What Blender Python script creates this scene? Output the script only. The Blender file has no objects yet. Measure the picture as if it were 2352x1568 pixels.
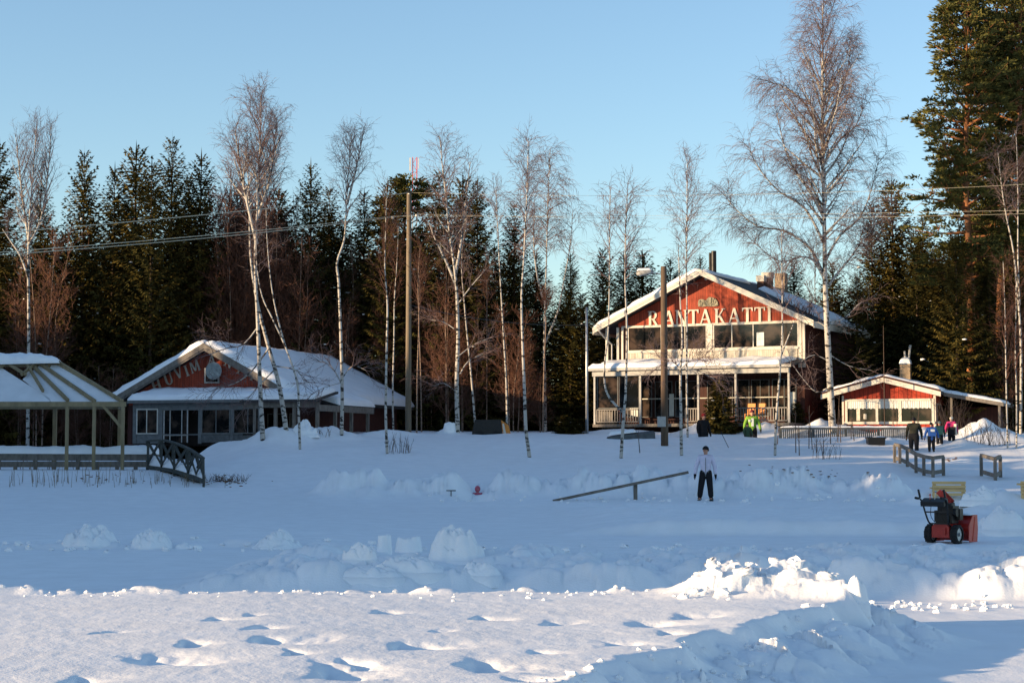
import bpy, math, random
import numpy as np
from mathutils import Vector, Matrix
sc = bpy.context.scene
COL = sc.collection
R = random.Random(7)
F = 4200.0; CX, CY = 1176.0, 784.0; CAMZ = 1.6
TH = math.atan(260 / F); CT, ST = math.cos(TH), math.sin(TH)

# ---------------------------------------------------------------- measuring
def ray(px, py):
    u = (px - CX) / F; v = (CY - py) / F
    return Vector((u, CT - v * ST, ST + v * CT))
def P(px, py, Y):
    d = ray(px, py); return Vector((0, 0, CAMZ)) + d * (Y / d.y)
def XY(px, Y): return (px - CX) / F * Y

# ---------------------------------------------------------------- noise
def h2(ix, iy, s):
    n = (ix.astype(np.int64) * 374761393 + iy.astype(np.int64) * 668265263 + s * 144269504) & 0xffffffff
    n = ((n ^ (n >> 13)) * 1274126177) & 0xffffffff
    return ((n ^ (n >> 16)) & 0xffff) / 65535.0
def vn(x, y, s=0):
    ix = np.floor(x); iy = np.floor(y); fx = x - ix; fy = y - iy
    fx = fx * fx * (3 - 2 * fx); fy = fy * fy * (3 - 2 * fy)
    a = h2(ix, iy, s); b = h2(ix + 1, iy, s); c = h2(ix, iy + 1, s); d = h2(ix + 1, iy + 1, s)
    return (a + (b - a) * fx) * (1 - fy) + (c + (d - c) * fx) * fy
def fbm(x, y, s=0, o=4):
    t = 0; a = .5; n = 0
    for k in range(o):
        t = t + a * vn(x, y, s + k * 17); n += a; x = x * 2.03 + 5.2; y = y * 2.03 + 1.3; a *= .5
    return t / n - .5
def lumps(x, y, cell, s=0, dens=.7):
    x = x / cell; y = y / cell; ix = np.floor(x); iy = np.floor(y); m = np.zeros_like(x)
    for a in (-1, 0, 1):
        for b in (-1, 0, 1):
            jx = ix + a; jy = iy + b
            cx = jx + h2(jx, jy, s); cy = jy + h2(jx, jy, s + 3); r = .25 + .6 * h2(jx, jy, s + 7)
            ex = np.abs(x - cx); ey = np.abs(y - cy)
            d = np.maximum(np.sqrt(ex * ex + ey * ey), 1.1 * np.maximum(ex, ey))
            on = (h2(jx, jy, s + 11) < dens)
            m = np.maximum(m, on * r * np.sqrt(np.maximum(0, 1 - (d / r) ** 2)))
    return m
def ss(a, b, v):
    t = np.clip((v - a) / (b - a), 0, 1); return t * t * (3 - 2 * t)

def plates(x, y, cell, s=0):
    """broken slabs: every cell its own height and tilt"""
    x = x / cell; y = y / cell; ix = np.floor(x); iy = np.floor(y); best = np.full_like(x, 9.); out = np.zeros_like(x)
    for a in (-1, 0, 1):
        for b in (-1, 0, 1):
            jx = ix + a; jy = iy + b; dx = x - jx - h2(jx, jy, s); dy = y - jy - h2(jx, jy, s + 3); d = dx * dx + dy * dy
            v = h2(jx, jy, s + 7) - .5 + dx * (h2(jx, jy, s + 9) - .5) * 1.1 + dy * (h2(jx, jy, s + 13) - .5) * 1.1
            k = d < best; out = np.where(k, v, out); best = np.where(k, d, best)
    return out
# ---------------------------------------------------------------- the lie of the land
YP = [0, 55, 58, 62, 66, 70, 74, 78, 82, 86, 95, 160]
ZP = [0, .04, .22, .55, .95, 1.38, 1.8, 2.2, 2.5, 2.6, 2.8, 3.6]
BUMPS = [(-10.0, 77.5, 1.5, 1.1, .55), (-8.0, 79, 1.3, 1.0, .5), (-12.3, 79, 1.2, .8, .22), (-5.4, 81, 1.4, .8, .3),
         (8.8, 85, .9, .6, .55), (11.6, 84.3, .8, .6, .5), (14.3, 84.0, 1.5, .8, .65), (5.2, 86, 1.6, .7, .25),
         (20.9, 81, 1.15, .9, .75), (17.6, 81.6, 2.0, .5, .42), (15.2, 79.4, 2.2, .5, .2), (18.6, 77.0, 1.2, .5, .35), (15.7, 78.6, .8, .4, .35), (-2.8, 82.4, .45, .25, .4),
         (-1.1, 59.6, .5, .6, -.5), (-1.1, 58.3, .5, .7, -.45), (10.7, 46.2, .9, .5, .35), (11.9, 44.5, .7, .5, .4), (12.6, 41, 1.2, .9, .45),
         (10.2, 38.5, 1.1, 1.0, .45), (9.9, 28, .9, .5, .18), (-16.5, 80, 2.2, .8, .35), (22.5, 77, 1.4, 1.0, .3),
         (-15.2, 70.5, .7, .5, .35), (20.5, 70.5, 1.3, .5, .22), (17.2, 71.5, 1.0, .5, .18)]
DENTS = [(490, 1423, 55), (600, 1440, 60), (648, 1466, 115), (430, 1478, 80), (370, 1511, 140), (105, 1534, 110), (165, 1564, 90),
         (950, 1478, 115), (745, 1540, 170), (820, 1520, 90), (1120, 1522, 150), (1270, 1420, 70), (1305, 1452, 80), (1480, 1428, 115),
         (1092, 1413, 60), (1400, 1475, 85), (1425, 1526, 100), (570, 1412, 50), (880, 1400, 60), (1190, 1402, 55), (1590, 1412, 80),
         (250, 1450, 40), (1010, 1440, 50), (690, 1500, 60), (1250, 1490, 60), (1550, 1452, 55), (560, 1560, 80), (1200, 1556, 90)]
DW = []
for k_, (a, b, w) in enumerate(DENTS):
    if k_ % 7 == 5: continue
    w *= .82
    q = Vector((0, 0, CAMZ)) + ray(a, b) * ((.37 - CAMZ) / ray(a, b).z)
    DW.append((q.x, q.y, w / F * q.y * .5, .038 + .00044 * w))
EX_Y = [3, 7, 10.2, 12.9, 14.4, 15.5, 16.2, 17.4]
EX_X = [-2.2, -.8, .45, 1.66, 2.4, 3.1, 3.2, 3.05]
def G(x, Y):
    x = np.asarray(x, float); Y = np.asarray(Y, float); x, Y = np.broadcast_arrays(x, Y)
    y0, y1 = Y.min(), Y.max(); inn = lambda a, b: y1 > a and y0 < b
    sh = Y + 1.2 * ss(-9, -13, x) + 2.6 * fbm(x * .13, Y * .13, 3, 2) * ss(57, 66, Y) - 1.2 * ss(12, 17, x) * ss(62, 70, Y) * (1 - ss(80, 84, Y))
    z = np.interp(sh, YP, ZP) + .14 * fbm(x * .7, Y * .5, 5, 3) * ss(60, 72, Y)
    z = z + .05 * fbm(x * .22, Y * 1.6, 7, 3) * ss(17, 19, Y) * (1 - ss(54, 60, Y)) + .035 * fbm(x * .13, Y * 4.5, 107, 3) * ss(26, 28, Y) * (1 - ss(55, 58, Y)) + .018 * fbm(x * .8, Y * .5, 8, 3) + .012 * fbm(x * 4, Y * 2.2, 9, 3)
    lf = ss(-9.6, -12.6, x); z = z * (1 - lf) + lf * np.minimum(z, 1.05 + .8 * ss(72, 79, Y) * ss(-14.5, -12.5, x) + .3 * ss(76, 84, Y))
    for (bx, by, sx, sy, hh) in BUMPS:
        if not inn(by - 3.2 * sy, by + 3.2 * sy): continue
        g = np.exp(-((x - bx) / sx) ** 2 - ((Y - by) / sy) ** 2)
        z = z + hh * g * (1 + .5 * fbm(x * 1.9, Y * 1.9, 21, 3))
        if hh > .3: z = z + g * .16 * lumps(x, Y, .5, 31, .6)
    # trodden path that people stand in, behind the crest of the bank
    if inn(78, 85):
        z = z - .95 * np.exp(-((Y - 81.4) / .9) ** 4) * ss(7.2, 8.0, x) * (1 - ss(11.6, 12.4, x))
    # ploughed bank round the rink
    if inn(55, 64):
        wob = fbm(x * .9, Y * .1, 41, 3)
        mr = np.exp(-((Y - 59.4 - wob) / .95) ** 2) * ss(-6.8, -5.4, x) * (1 - ss(12.0, 13.4, x))
        z = z + mr * (.40 + .6 * fbm(x * .55, Y * .3, 43, 3) + .42 * lumps(x, Y, .75, 45, .7) + .2 * plates(x, Y, .55, 145) + .3 * lumps(x, Y, .33, 46, .6))
    # untouched snow behind the cleared path
    if inn(30, 54):
        wc = .5 * fbm(x * .8, Y * 0, 51, 3)
        mc = ss(35.5, 35.95, Y + wc) * (1 - ss(46, 53, Y)) * ss(.2, 3.5, x)
        z = z + mc * (.29 + .16 * fbm(x * .9, Y * .9, 53, 4) + .06 * lumps(x, Y, .5, 55, .4))
        md = ss(30.8, 31.1, Y + .5 * fbm(x * 1.5, Y * 0, 54, 3)) * (1 - ss(40, 46, Y)) * (1 - ss(-3.5, -2.0, x))
        z = z + md * (.07 + .10 * lumps(x, Y, .5, 57, .4) * (1 - ss(31.6, 33, Y)) + .06 * fbm(x * 1.2, Y, 58, 3))
    # far side of the nearest cleared strip
    if inn(18.5, 29):
        wb = .9 * fbm(x * .9, Y * .2, 61, 3)
        mb = ss(20.0, 20.7, Y + wb) * (1 - ss(23.6, 25.6, Y + wb)) * ss(-4.4, -2.6, x)
        z = z + mb * (.30 + .26 * fbm(x * .8, Y * .7, 63, 4) + .12 * lumps(x, Y, .42, 65, .5) + .06 * plates(x, Y, .5, 165) + .05 * lumps(x, Y, .16, 66, .6))
    # low cleared hollow to the left of it, soft ridges
    z = z + .06 * fbm(x * 1.1, Y * .6, 68, 3) * ss(17, 20, Y) * (1 - ss(26, 30, Y))
    # nearest untouched field with its cut edge
    if inn(-99, 18):
        ex = np.interp(Y, EX_Y, EX_X)
        d1 = ex + .32 * fbm(x * .3, Y * 1.5, 71, 4) + .14 * fbm(x * 4, Y * 5, 72, 3) - x
        d2 = 16.95 + .35 * fbm(x * .9, Y * .2, 73, 3) + .12 * fbm(x * 4, Y * .5, 74, 2) - Y
        d = np.minimum(d1, d2)
        m = ss(-.04, .10 + .32 * vn(x * 2.2, Y * 2.2, 79), d)
        zf = .365 + .06 * fbm(x * .5, Y * .35, 75, 3) + .007 * fbm(x * 3.4, Y * 2.4, 76, 3) + .005 * fbm(x * 14, Y * 9, 77, 2)
        xw = x + .34 * fbm(x * 3.1, Y * 2.3, 178, 3); Yw = Y + .5 * fbm(x * 2.7, Y * 1.9, 179, 3)
        for (bx, by, w, dp) in DW:
            ux = xw - bx + .35 * w; ux = np.where(ux < 0, ux / (w * .42), ux / (w * 2.3)); uy = (Yw - by) / (w * 1.7)
            q = ux * ux + uy * uy + .5 * fbm(x * 9, Y * 6, 78, 2)
            zf = zf - dp * np.exp(-np.maximum(q, 0) ** .75 * 1.5)
        zf = zf + np.exp(-((np.maximum(d2, 0) - .18) / .22) ** 2) * (.09 * lumps(x, Y, .4, 81, .3) + .05 * lumps(x, Y, .15, 281, .3) + .02 * fbm(x * 3, Y * 2, 82, 2)) * ss(.05, .3, d1)
        zf = zf + np.exp(-(np.maximum(d1, 0) / .2) ** 2) * (.05 * lumps(x, Y, .14, 83, .5)) * ss(9, 10, Y)
        pm = np.exp(-((x - 2.25) / .72) ** 4 - ((Y - 16.5) / .75) ** 4) * ss(-.02, .25, d)
        zf = zf + pm * (.12 + .07 * lumps(x + .3 * fbm(x * 3, Y * 3, 88, 2), Y, .62, 85, .9) + 
            .04 * lumps(x, Y, .27, 86, .6) + .13 * plates(x + .1 * fbm(x * 6, Y * 6, 189, 2), Y, .55, 187) + .04 * plates(x, Y, .22, 188) + .34 * fbm(x * 2.2, Y * 1.6, 87, 4))
        zf = zf + .12 * np.exp(-((x - 2.9) / .22) ** 2 - ((Y - 15.75) / .3) ** 2)
        tal = ss(-1.0, 0, d1) * (1 - m) * ss(2, 6, Y) * (1 - ss(16.3, 17.2, Y))
        z = z + tal * np.maximum(0, .10 + .2 * lumps(x, Y, .55, 91, .6) + .06 * lumps(x, Y, .2, 93, .5) + .2 * fbm(x * 1.6, Y * 1.6, 92, 4) + .08 * plates(x, Y, .33, 94))
        z = z * (1 - m) + zf * m
    return z
def gz(x, Y): return float(G(np.array([x]), np.array([Y]))[0])
YS = np.concatenate([np.arange(6, 40, .03), np.arange(40, 130, .08)])
def hit(px, py):
    d = ray(px, py); k = YS / d.y; x = d.x * k; z = CAMZ + d.z * k
    g = G(x, YS); i = np.nonzero(g >= z)[0]
    i = i[0] if len(i) else len(YS) - 1
    return Vector((x[i], YS[i], g[i]))
def at(px, Y, dz=0):
    x = XY(px, Y); return Vector((x, Y, gz(x, Y) + dz))

# ---------------------------------------------------------------- materials
def rgb(c): return (c[0], c[1], c[2], 1)
def mat(name, c, rough=.7, var=.25, scale=6., bump=.0, bscale=40., metal=0., c2=None, stretch=(1, 1, 1), spec=.3, contrast=(.3, .7), coat=0):
    m = bpy.data.materials.new(name); m.use_nodes = True; nt = m.node_tree; N = nt.nodes; L = nt.links
    b = N['Principled BSDF']; b.inputs['Roughness'].default_value = rough; b.inputs['Metallic'].default_value = metal
    b.inputs['Specular IOR Level'].default_value = spec; b.inputs['Coat Weight'].default_value = coat
    tc = N.new('ShaderNodeTexCoord'); mp = N.new('ShaderNodeMapping'); mp.inputs['Scale'].default_value = stretch
    L.new(tc.outputs['Object'], mp.inputs[0])
    n = N.new('ShaderNodeTexNoise'); n.inputs['Scale'].default_value = scale; n.inputs['Detail'].default_value = 4
    L.new(mp.outputs[0], n.inputs['Vector'])
    r = N.new('ShaderNodeValToRGB'); e = r.color_ramp.elements
    e[0].position, e[1].position = contrast
    c2 = c2 or tuple(v * (1 - var) for v in c); c1 = c if c2 is not None and var == 0 else tuple(min(.95, v * (1 + var * .5)) for v in c)
    e[0].color = rgb(c2); e[1].color = rgb(c1)
    L.new(n.outputs['Fac'], r.inputs[0]); L.new(r.outputs[0], b.inputs['Base Color'])
    if bump:
        n2 = N.new('ShaderNodeTexNoise'); n2.inputs['Scale'].default_value = bscale; n2.inputs['Detail'].default_value = 5
        L.new(mp.outputs[0], n2.inputs['Vector'])
        bp = N.new('ShaderNodeBump'); bp.inputs['Strength'].default_value = bump; bp.inputs['Distance'].default_value = .02
        L.new(n2.outputs['Fac'], bp.inputs['Height']); L.new(bp.outputs[0], b.inputs['Normal'])
    return m
def boards(name, c, width=.12, axis=0, var=.3, dark=.45, rough=.75):
    """painted boards: a groove every WIDTH along AXIS, weathered grain"""
    m = mat(name, c, rough, var, 5, .15, 30, stretch=(3, 3, .5) if axis != 2 else (.5, .5, 3))
    nt = m.node_tree; N = nt.nodes; L = nt.links; b = N['Principled BSDF']
    tc = [n for n in N if n.type == 'TEX_COORD'][0]; ramp = [n for n in N if n.type == 'VALTORGB'][0]
    sp = N.new('ShaderNodeSeparateXYZ'); L.new(tc.outputs['Object'], sp.inputs[0])
    d = N.new('ShaderNodeMath'); d.operation = 'DIVIDE'; d.inputs[1].default_value = width; L.new(sp.outputs[axis], d.inputs[0])
    fr = N.new('ShaderNodeMath'); fr.operation = 'FRACT'; L.new(d.outputs[0], fr.inputs[0])
    gt = N.new('ShaderNodeMath'); gt.operation = 'LESS_THAN'; gt.inputs[1].default_value = .14; L.new(fr.outputs[0], gt.inputs[0])
    fl = N.new('ShaderNodeMath'); fl.operation = 'FLOOR'; L.new(d.outputs[0], fl.inputs[0])
    wn = N.new('ShaderNodeTexWhiteNoise'); wn.noise_dimensions = '1D'; L.new(fl.outputs[0], wn.inputs['W'])
    mr = N.new('ShaderNodeMapRange'); mr.inputs['To Min'].default_value = .8; mr.inputs['To Max'].default_value = 1.15; L.new(wn.outputs['Value'], mr.inputs['Value'])
    mx = N.new('ShaderNodeMix'); mx.data_type = 'RGBA'; mx.blend_type = 'MULTIPLY'; mx.inputs['Factor'].default_value = 1
    L.new(ramp.outputs[0], mx.inputs['A']); L.new(mr.outputs[0], mx.inputs['B'])
    m2 = N.new('ShaderNodeMix'); m2.data_type = 'RGBA'; L.new(gt.outputs[0], m2.inputs['Factor'])
    L.new(mx.outputs['Result'], m2.inputs['A']); m2.inputs['B'].default_value = rgb([v * dark for v in c])
    L.new(m2.outputs['Result'], b.inputs['Base Color'])
    return m
def bark(name, c, dark, thresh=.6, sc_=(5, 5, 14), low=None):
    m = mat(name, c, .75, .15, 3, .2, 18, stretch=(1, 1, .35))
    nt = m.node_tree; N = nt.nodes; L = nt.links; b = N['Principled BSDF']
    tc = [n for n in N if n.type == 'TEX_COORD'][0]; ramp = [n for n in N if n.type == 'VALTORGB'][0]
    mp = N.new('ShaderNodeMapping'); mp.inputs['Scale'].default_value = sc_; L.new(tc.outputs['Object'], mp.inputs[0])
    n = N.new('ShaderNodeTexNoise'); n.inputs['Scale'].default_value = 1; n.inputs['Detail'].default_value = 3; L.new(mp.outputs[0], n.inputs['Vector'])
    r = N.new('ShaderNodeValToRGB'); r.color_ramp.elements[0].position = thresh; r.color_ramp.elements[1].position = thresh + .05
    L.new(n.outputs['Fac'], r.inputs[0])
    mx = N.new('ShaderNodeMix'); mx.data_type = 'RGBA'; L.new(r.outputs[0], mx.inputs['Factor']); L.new(ramp.outputs[0], mx.inputs['A']); mx.inputs['B'].default_value = rgb(dark)
    L.new(mx.outputs['Result'], b.inputs['Base Color'])
    return m
M = {}
M['snow'] = mat('snow', (.84, .85, .87), .6, .05, 2, .22, 40, spec=.25)
M['roofsnow'] = mat('roof_snow', (.84, .85, .87), .6, .05, 2, .5, 16, spec=.25)
M['ice'] = mat('lake_snow', (.8, .82, .85), .6, .06, .3, .2, 9)
M['birch'] = bark('birch_bark', (.42, .39, .35), (.03, .026, .024), .53, (4, 4, 8))
M['birchfar'] = bark('far_birch_bark', (.22, .15, .11), (.04, .03, .025), .56)
M['twig'] = mat('birch_twig', (.17, .115, .11), .8, .3, 3)
M['redtwig'] = mat('thicket_twig', (.125, .055, .034), .8, .45, 1.2)
M['needle'] = mat('spruce_needles', (.085, .07, .018), .85, .0, 1.2, c2=(.02, .022, .008), spec=.08)
M['needle2'] = mat('spruce_needles_olive', (.125, .092, .022), .85, .0, 1.2, c2=(.028, .028, .009), spec=.08)
M['pneedle'] = mat('pine_needles', (.14, .13, .036), .8, .0, 1.0, c2=(.04, .045, .016), spec=.1)
M['sbark'] = mat('spruce_bark', (.09, .06, .045), .9, .5, 4, .4, 10, stretch=(1, 1, .3))
M['pbark'] = mat('pine_bark', (.30, .115, .04), .85, .5, 2.5, .5, 8, c2=(.10, .06, .04), stretch=(1, 1, .4))
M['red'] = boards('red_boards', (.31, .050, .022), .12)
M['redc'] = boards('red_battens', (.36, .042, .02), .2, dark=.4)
M['reddark'] = boards('shaded_dark_boards', (.06, .018, .013), .14)  # red boards darkened to hold shade on house and hall walls; also dark trim
M['white'] = mat('white_paint', (.58, .54, .47), .6, .14, 7, .1, 25)
M['whitegrey'] = mat('grey_white_paint', (.38, .37, .35), .65, .2, 7, .1, 25)
M['railgrey'] = mat('railing_paint', (.22, .20, .18), .7, .25, 7)
M['shadegrey'] = mat('shade_grey_paint', (.125, .13, .13), .65, .25, 7, .1, 25)  # white joinery darkened to hold shade: hall porch, ground-floor window frames
M['cream'] = boards('cream_boards', (.50, .46, .39), .11, dark=.6)
M['glass'] = mat('painted_dark_pane', (.05, .035, .028), .05, .3, 1.7, c2=(.006, .007, .008), spec=.35, contrast=(.45, .62))  # opaque pane; dim room and broken reflections painted as brown-black patches
M['room'] = mat('dark_room', (.03, .022, .018), .9, .4, 2)
M['curtain'] = mat('curtain', (.62, .63, .6), .9, .25, 9, stretch=(6, 6, .3))
M['roofdark'] = mat('felt_roof', (.05, .048, .05), .8, .4, 3, .2, 30)
M['grey'] = mat('weathered_wood', (.17, .15, .13), .85, .35, 8, .3, 30, stretch=(1, 1, .4))
M['greyblue'] = mat('shade_grey_wood', (.09, .10, .105), .8, .3, 8, .2, 30)  # blue-grey wood darkened to put shade on the terrace railing
M['teal'] = mat('dark_green_wood', (.05, .055, .05), .7, .35, 8, .2, 30)
M['pale'] = mat('pale_timber', (.24, .19, .11), .75, .25, 5, .2, 20, stretch=(1, 1, .3))
M['yellow'] = mat('fresh_pine_boards', (.62, .42, .19), .65, .14, 5, .1, 20, stretch=(.4, 3, 3))
M['tarp'] = mat('snowy_sheet', (.7, .71, .73), .7, .08, 2, .3, 6)
M['pole'] = mat('pole_wood', (.19, .15, .105), .85, .35, 6, .4, 20, stretch=(1, 1, .12))
M['poledark'] = mat('dark_pole_wood', (.11, .075, .05), .85, .4, 6, .4, 20, stretch=(1, 1, .12))
M['metal'] = mat('galvanised_metal', (.42, .43, .44), .45, .2, 8, metal=.7)
M['black'] = mat('black_metal', (.02, .02, .021), .45, .3, 10, metal=.2)
M['rubber'] = mat('black_rubber', (.016, .016, .017), .8, .3, 20, .3, 60)
M['redpaint'] = mat('red_machine_paint', (.36, .018, .012), .4, .2, 9, coat=.3)
M['redpaintb'] = mat('faded_red_paint', (.55, .06, .03), .4, .2, 9, coat=.2)
M['orange'] = mat('orange_plastic', (.6, .22, .04), .5, .2, 9)
M['dish'] = mat('dish_grey', (.24, .27, .27), .6, .3, 5)
M['wire'] = mat('cable', (.62, .54, .38), .6, .1, 5)
M['wiredark'] = mat('black_cable', (.05, .05, .05), .6, .1, 5)
M['porcelain'] = mat('insulator', (.75, .72, .66), .3, .1, 9)
M['mastred'] = mat('mast_red', (.62, .10, .08), .6, .15, 9)
M['letter'] = mat('letter_paint', (.58, .52, .43), .7, .2, 9, .1, 30)
M['lettergrey'] = mat('letter_paint_dark', (.42, .36, .3), .75, .3, 9, .1, 30)  # darker letter paint; two middle hall letters take the lighter one
M['emblem'] = mat('carved_emblem', (.30, .27, .19), .85, .6, 9, .5, 22)
M['brick'] = mat('chimney_render', (.33, .25, .17), .9, .35, 8, .3, 30)
M['darkbrick'] = mat('brown_brick', (.10, .05, .035), .9, .35, 8, .3, 30)
M['skin'] = mat('skin', (.48, .25, .17), .6, .12, 10)
M['hair'] = mat('dark_hair', (.03, .018, .012), .6, .3, 30)
M['stem'] = mat('shrub_stem', (.09, .06, .045), .85, .35, 6)
M['straw'] = mat('dry_grass', (.17, .12, .065), .9, .35, 6)
M['leaf'] = mat('withered_leaves', (.16, .075, .03), .9, .35, 6)
def cloth(name, c, var=.2): return mat(name, c, .85, var, 14, .25, 60, spec=.15)

# ---------------------------------------------------------------- mesh building
def T(*a): return Vector(a)
class MB:
    def __init__(s): s.v = []; s.f = []
    def poly(s, pts):
        k = len(s.v); s.v += [tuple(p) for p in pts]; s.f.append(tuple(range(k, k + len(pts)))); return s
    def box(s, c, d, mx=None):
        x, y, z = d[0] / 2, d[1] / 2, d[2] / 2; k = len(s.v)
        for a in (-x, x):
            for b in (-y, y):
                for e in (-z, z):
                    p = Vector((a, b, e))
                    if mx: p = mx @ p
                    s.v.append((c[0] + p.x, c[1] + p.y, c[2] + p.z))
        s.f += [(k, k + 1, k + 3, k + 2), (k + 4, k + 6, k + 7, k + 5), (k, k + 4, k + 5, k + 1), (k + 2, k + 3, k + 7, k + 6), (k, k + 2, k + 6, k + 4), (k + 1, k + 5, k + 7, k + 3)]
        return s
    def bx(s, x0, x1, y0, y1, z0, z1): return s.box(((x0 + x1) / 2, (y0 + y1) / 2, (z0 + z1) / 2), (x1 - x0, y1 - y0, z1 - z0))
    def beam(s, a, b, w, h, up=(0, 0, 1)):
        a = Vector(a); b = Vector(b); d = (b - a); L = d.length; d.normalize(); up = Vector(up)
        if abs(d.dot(up)) > .98: up = Vector((0, 1, 0))
        r = d.cross(up).normalized(); u = r.cross(d)
        return s.box((a + b) / 2, (w, L, h), Matrix((r, d, u)).transposed())
    def tube(s, pts, rad, n=6, cap=True):
        pts = [Vector(p) for p in pts]
        if not hasattr(rad, '__len__'): rad = [rad] * len(pts)
        k = len(s.v); ref = None
        for i, p in enumerate(pts):
            d = (pts[min(i + 1, len(pts) - 1)] - pts[max(i - 1, 0)])
            if d.length < 1e-9: d = Vector((0, 0, 1))
            d.normalize()
            if ref is None: ref = Vector((1, 0, 0)) if abs(d.x) < .8 else Vector((0, 1, 0))
            a = (ref - d * ref.dot(d)).normalized(); ref = a; b = d.cross(a)
            for j in range(n):
                t = 2 * math.pi * j / n; q = p + (a * math.cos(t) + b * math.sin(t)) * rad[i]; s.v.append((q.x, q.y, q.z))
        for i in range(len(pts) - 1):
            for j in range(n):
                j2 = (j + 1) % n; s.f.append((k + i * n + j, k + i * n + j2, k + (i + 1) * n + j2, k + (i + 1) * n + j))
        if cap:
            s.f.append(tuple(k + j for j in range(n))[::-1]); e = k + (len(pts) - 1) * n; s.f.append(tuple(e + j for j in range(n)))
        return s
    def prism(s, pts, d):
        """polygon PTS swept by vector D"""
        d = Vector(d); a = [Vector(p) for p in pts]; b = [p + d for p in a]; n = len(a); s.poly(a[::-1]); s.poly(b)
        for i in range(n): s.poly([a[i], a[(i + 1) % n], b[(i + 1) % n], b[i]])
        return s
    def ball(s, c, r, nu=10, nv=7, sq=(1, 1, 1), jit=0):
        k = len(s.v); c = Vector(c)
        for i in range(nv + 1):
            ph = math.pi * i / nv
            for j in range(nu):
                t = 2 * math.pi * j / nu; q = r * (1 + jit * (R.random() - .5))
                s.v.append((c.x + q * sq[0] * math.sin(ph) * math.cos(t), c.y + q * sq[1] * math.sin(ph) * math.sin(t), c.z + q * sq[2] * math.cos(ph)))
        for i in range(nv):
            for j in range(nu):
                j2 = (j + 1) % nu; s.f.append((k + i * nu + j, k + (i + 1) * nu + j, k + (i + 1) * nu + j2, k + i * nu + j2))
        return s
    def slab(s, a, b, c, d, th, nx=16, ny=8, seed=1, amp=.3, edge=.18):
        """lying snow on the quad A B C D (seen from above, anticlockwise): rounded rim, uneven top"""
        a, b, c, d = map(Vector, (a, b, c, d)); k = len(s.v); up = Vector((0, 0, 1))
        ww = (b - a).length; hh = (d - a).length; n = (b - a).cross(d - a).normalized()
        U, V_ = np.meshgrid(np.arange(nx + 1) / nx, np.arange(ny + 1) / ny); A, B_, C_, D_, Nn = (np.array(q_)[None, None, :] for q_ in (a, b, c, d, n))
        U3, V3 = U[..., None], V_[..., None]; Pt = (A * (1 - U3) + B_ * U3) * (1 - V3) + (D_ * (1 - U3) + C_ * U3) * V3
        e = np.minimum(np.minimum(U, 1 - U) * ww, np.minimum(V_, 1 - V_) * hh) / edge; q = np.sqrt(np.maximum(0, 1 - (1 - np.minimum(1, e)) ** 2))
        nz = fbm(Pt[..., 0] * 1.3 + Pt[..., 2], Pt[..., 1] * 1.3, seed, 3); nf = fbm(Pt[..., 0] * 5 + Pt[..., 2] * 3, Pt[..., 1] * 5, seed + 5, 2)
        on = (U > 1e-6) & (U < 1 - 1e-6) & (V_ > 1e-6) & (V_ < 1 - 1e-6)
        hgt = np.where(on, th * (.12 + .88 * q) * (1 + amp * 2 * nz + amp * .6 * nf), th * (.12 + .55 * np.maximum(0, nz + .15)))
        s.v += [tuple(r_) for r_ in (Pt + Nn * hgt[..., None]).reshape(-1, 3).tolist()]
        for j in range(ny):
            for i in range(nx):
                q = k + j * (nx + 1) + i; s.f.append((q, q + 1, q + nx + 2, q + nx + 1))
        # rim down to the roof
        ring = [(i, 0) for i in range(nx)] + [(nx, j) for j in range(ny)] + [(i, ny) for i in range(nx, 0, -1)] + [(0, j) for j in range(ny, 0, -1)]
        base = len(s.v)
        for (i, j) in ring:
            u = i / nx; v = j / ny; p = (a * (1 - u) + b * u) * (1 - v) + (d * (1 - u) + c * u) * v; s.v.append((p.x, p.y, p.z))
        for t in range(len(ring)):
            t2 = (t + 1) % len(ring); i, j = ring[t]; i2, j2 = ring[t2]
            s.f.append((base + t, base + t2, k + j2 * (nx + 1) + i2, k + j * (nx + 1) + i))
        return s
    def build(s, name, m, parent=None, smooth=False, off=None):
        me = bpy.data.meshes.new(name)
        v = s.v if off is None else [(p[0] - off[0], p[1] - off[1], p[2] - off[2]) for p in s.v]
        me.from_pydata(v, [], s.f); me.materials.append(M[m] if isinstance(m, str) else m)
        if smooth: me.polygons.foreach_set('use_smooth', [True] * len(me.polygons))
        return link(name, me, parent)
def link(name, me, parent=None):
    o = bpy.data.objects.new(name, me); COL.objects.link(o)
    if parent is not None: o.parent = parent
    return o
def tag(o, label=None, cat=None, group=None, kind=None):
    if label: o['label'] = label
    if cat: o['category'] = cat
    if group: o['group'] = group
    if kind: o['kind'] = kind
    return o
def thing(name, label, cat, loc=(0, 0, 0), rz=0, group=None):
    o = bpy.data.objects.new(name, None); COL.objects.link(o); o.location = loc; o.rotation_euler = (0, 0, rz); o.empty_display_size = .3
    return tag(o, label, cat, group)
def dup(root, loc, rz=0, scale=1, label=None, group=None):
    r = root.copy(); COL.objects.link(r); r.location = loc; r.rotation_euler = (0, 0, rz); r.scale = scale if hasattr(scale, '__len__') else (scale,) * 3
    if label: r['label'] = label
    if group: r['group'] = group
    for ch in list(root.children):
        c = ch.copy(); COL.objects.link(c); c.parent = r
    return r

def smooth_path(pts, m=4):
    out = []
    for i in range(len(pts) - 1):
        p0 = pts[max(0, i - 1)]; p1 = pts[i]; p2 = pts[i + 1]; p3 = pts[min(len(pts) - 1, i + 2)]
        for k in range(m):
            t_ = k / m; out.append(.5 * ((2 * p1) + (p2 - p0) * t_ + (2 * p0 - 5 * p1 + 4 * p2 - p3) * t_ * t_ + (3 * p1 - p0 - 3 * p2 + p3) * t_ ** 3))
    return out + [pts[-1]]
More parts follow.
